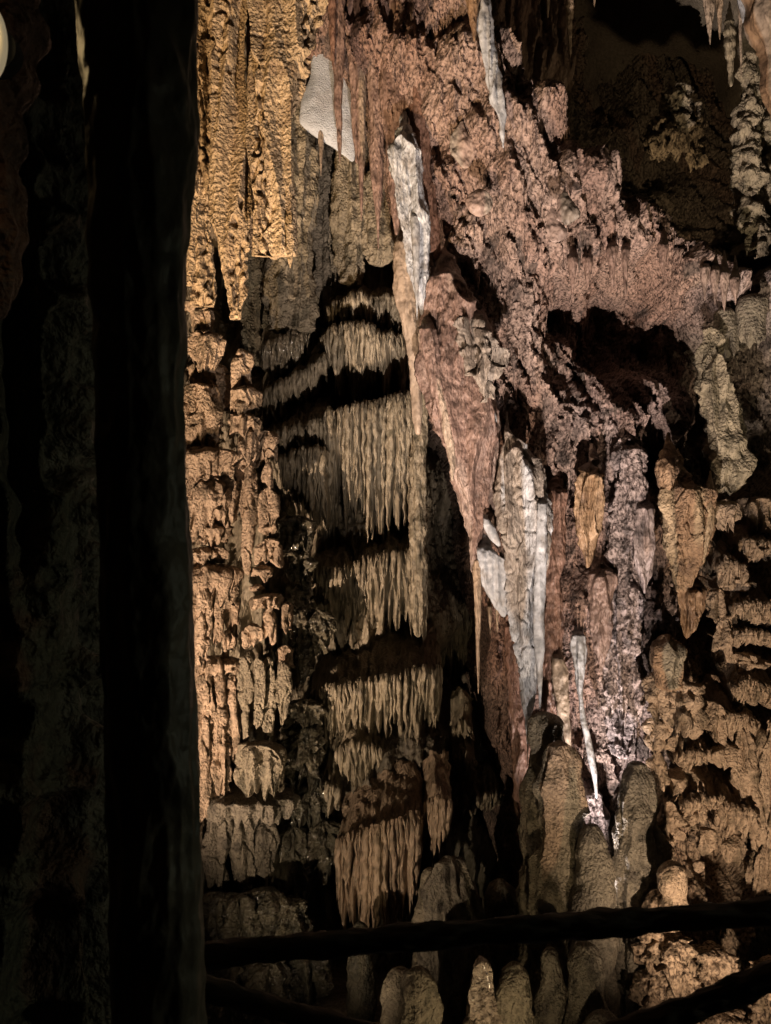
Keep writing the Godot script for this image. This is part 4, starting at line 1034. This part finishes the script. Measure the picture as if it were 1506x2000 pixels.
func foreground() -> void:
	var o := {"d": 1.2, "pal": "grey", "wob": .02, "bump": [.008, 14.0], "flute": [.006, 20.0], "step": 5.0, "cap": 0.0, "cap2": 0.0, "mat": "rock"}
	single("stone_column", "black out-of-focus rock column running the full height at the left", "column",
		body([[-1600, 60, 420], [-400, 120, 392], [0, 150, 386], [300, 170, 382], [400, 176, 373], [600, 184, 361], [800, 190, 362], [1000, 196, 369], [1300, 205, 380], [1700, 215, 394], [2000, 220, 404], [3200, 200, 470], [3320, 190, 480]], o), M.smooth)
	single("stone_column", "dim streaked brown rock column filling the left edge below the red stalactite", "column",
		body([[-1200, -300, 200], [0, -260, 205], [400, -240, 208], [640, -240, 208], [900, -230, 212], [1300, -220, 218], [2000, -210, 230], [2600, -200, 240]], {"d": 2.0, "pal": "moss", "pal2": "grey", "bump": [.012, 9.0], "flute": [.05, 7.0], "step": 5.0, "cap": 0.0}), M.rock)
	single("stalactite", "reddish-brown stalactite with a broken end in the top left corner", "stalactite",
		body([[-900, -200, 130], [-200, -170, 110], [0, -160, 88], [120, -156, 70], [260, -150, 46], [400, -146, 38], [520, -140, 32], [600, -136, 24], [626, -130, 16]], {"d": 1.55, "pal": "rust", "bump": [.012, 14.0], "flute": [.01, 16.0], "step": 4.0, "cap": 0.0, "cap2": 8.0, "flat": .7}), M.rock)
	# log railing
	var r := thing("railing", "dark log railing with a slanting top rail across the bottom", "railing")
	rail("top_rail", r, [at(300, 1878, 1.34), at(560, 1850, 1.34), at(753, 1836, 1.35), at(1000, 1816, 1.37), at(1250, 1798, 1.39), at(1506, 1780, 1.40), at(1800, 1760, 1.43)], .0195)
	rail("brace", r, [at(260, 1880, 1.39), at(430, 1938, 1.39), at(560, 1976, 1.40), at(700, 2014, 1.40), at(900, 2070, 1.41)], .0165)
	rail("brace", r, [at(1100, 2060, 1.38), at(1250, 2012, 1.39), at(1400, 1950, 1.41), at(1506, 1908, 1.42), at(1760, 1800, 1.44)], .0215)
	for x in [at(300, 1878, 1.42), at(1790, 1760, 1.46)]:
		rail("post", r, [Vector3(x.x, 1.0, x.z), Vector3(x.x + .005, .5, x.z), Vector3(x.x, -.2, x.z)], .05)
	var b := at(900, 2070, 1.41)
	rail("post", r, [Vector3(b.x + .03, .68, b.z - .06), Vector3(b.x + .03, .4, b.z - .06), Vector3(b.x + .03, -.2, b.z - .06)], .035)
	# walkway lamp at the left edge
	var l := thing("walkway_lamp", "cream oval wall lamp glowing at the left edge near the top", "lamp")
	var lc := at(-22, 84, 1.36)
	var sm := SphereMesh.new()
	sm.radius = .05
	sm.height = .14
	var gm := StandardMaterial3D.new()
	gm.albedo_color = Color(.9, .86, .74)
	gm.emission_enabled = true
	gm.emission = Color(1.0, .90, .72)
	gm.emission_energy_multiplier = .22
	var s := part("shade", sm, gm, l)
	s.position = lc
	s.scale = Vector3(.55, .85, .5)
	var cy := CylinderMesh.new()
	cy.top_radius = .035
	cy.bottom_radius = .035
	cy.height = .03
	var fm := StandardMaterial3D.new()
	fm.albedo_color = Color(.1, .1, .1)
	var bs := part("base", cy, fm, l)
	bs.transform = Transform3D(Basis(Vector3.RIGHT, PI / 2), lc + Vector3(0, 0, -.03))
	var om := OmniLight3D.new()
	om.name = "lamp_light"
	l.add_child(om)
	om.position = lc + Vector3(.0, 0, .035)
	om.light_color = Color(1.0, .85, .6)
	om.light_energy = .012
	om.light_size = .03
	om.omni_range = 20.0
	om.omni_attenuation = 2.0
	om.shadow_enabled = true


func rail(called: String, parent: Node3D, pts: Array, radius: float) -> void:
	var c := Curve3D.new()
	for i in pts.size():
		var tan: Vector3 = (pts[mini(i + 1, pts.size() - 1)] - pts[maxi(i - 1, 0)]) * .16
		c.add_point(pts[i], -tan, tan)
	var n := clampi(int(c.get_baked_length() / .012), 12, 160)
	var path := PackedVector3Array()
	var rad := PackedFloat32Array()
	for i in n + 1:
		var t := float(i) / n
		path.append(c.sample_baked(c.get_baked_length() * t))
		var k := radius * (1.0 + .10 * n1.get_noise_2d(t * 9.0, radius * 900.0))
		rad.append(.0005 if i == 0 or i == n else k)
	part(called, tube(path, rad, 14, PAL.timber), M.wood, parent)
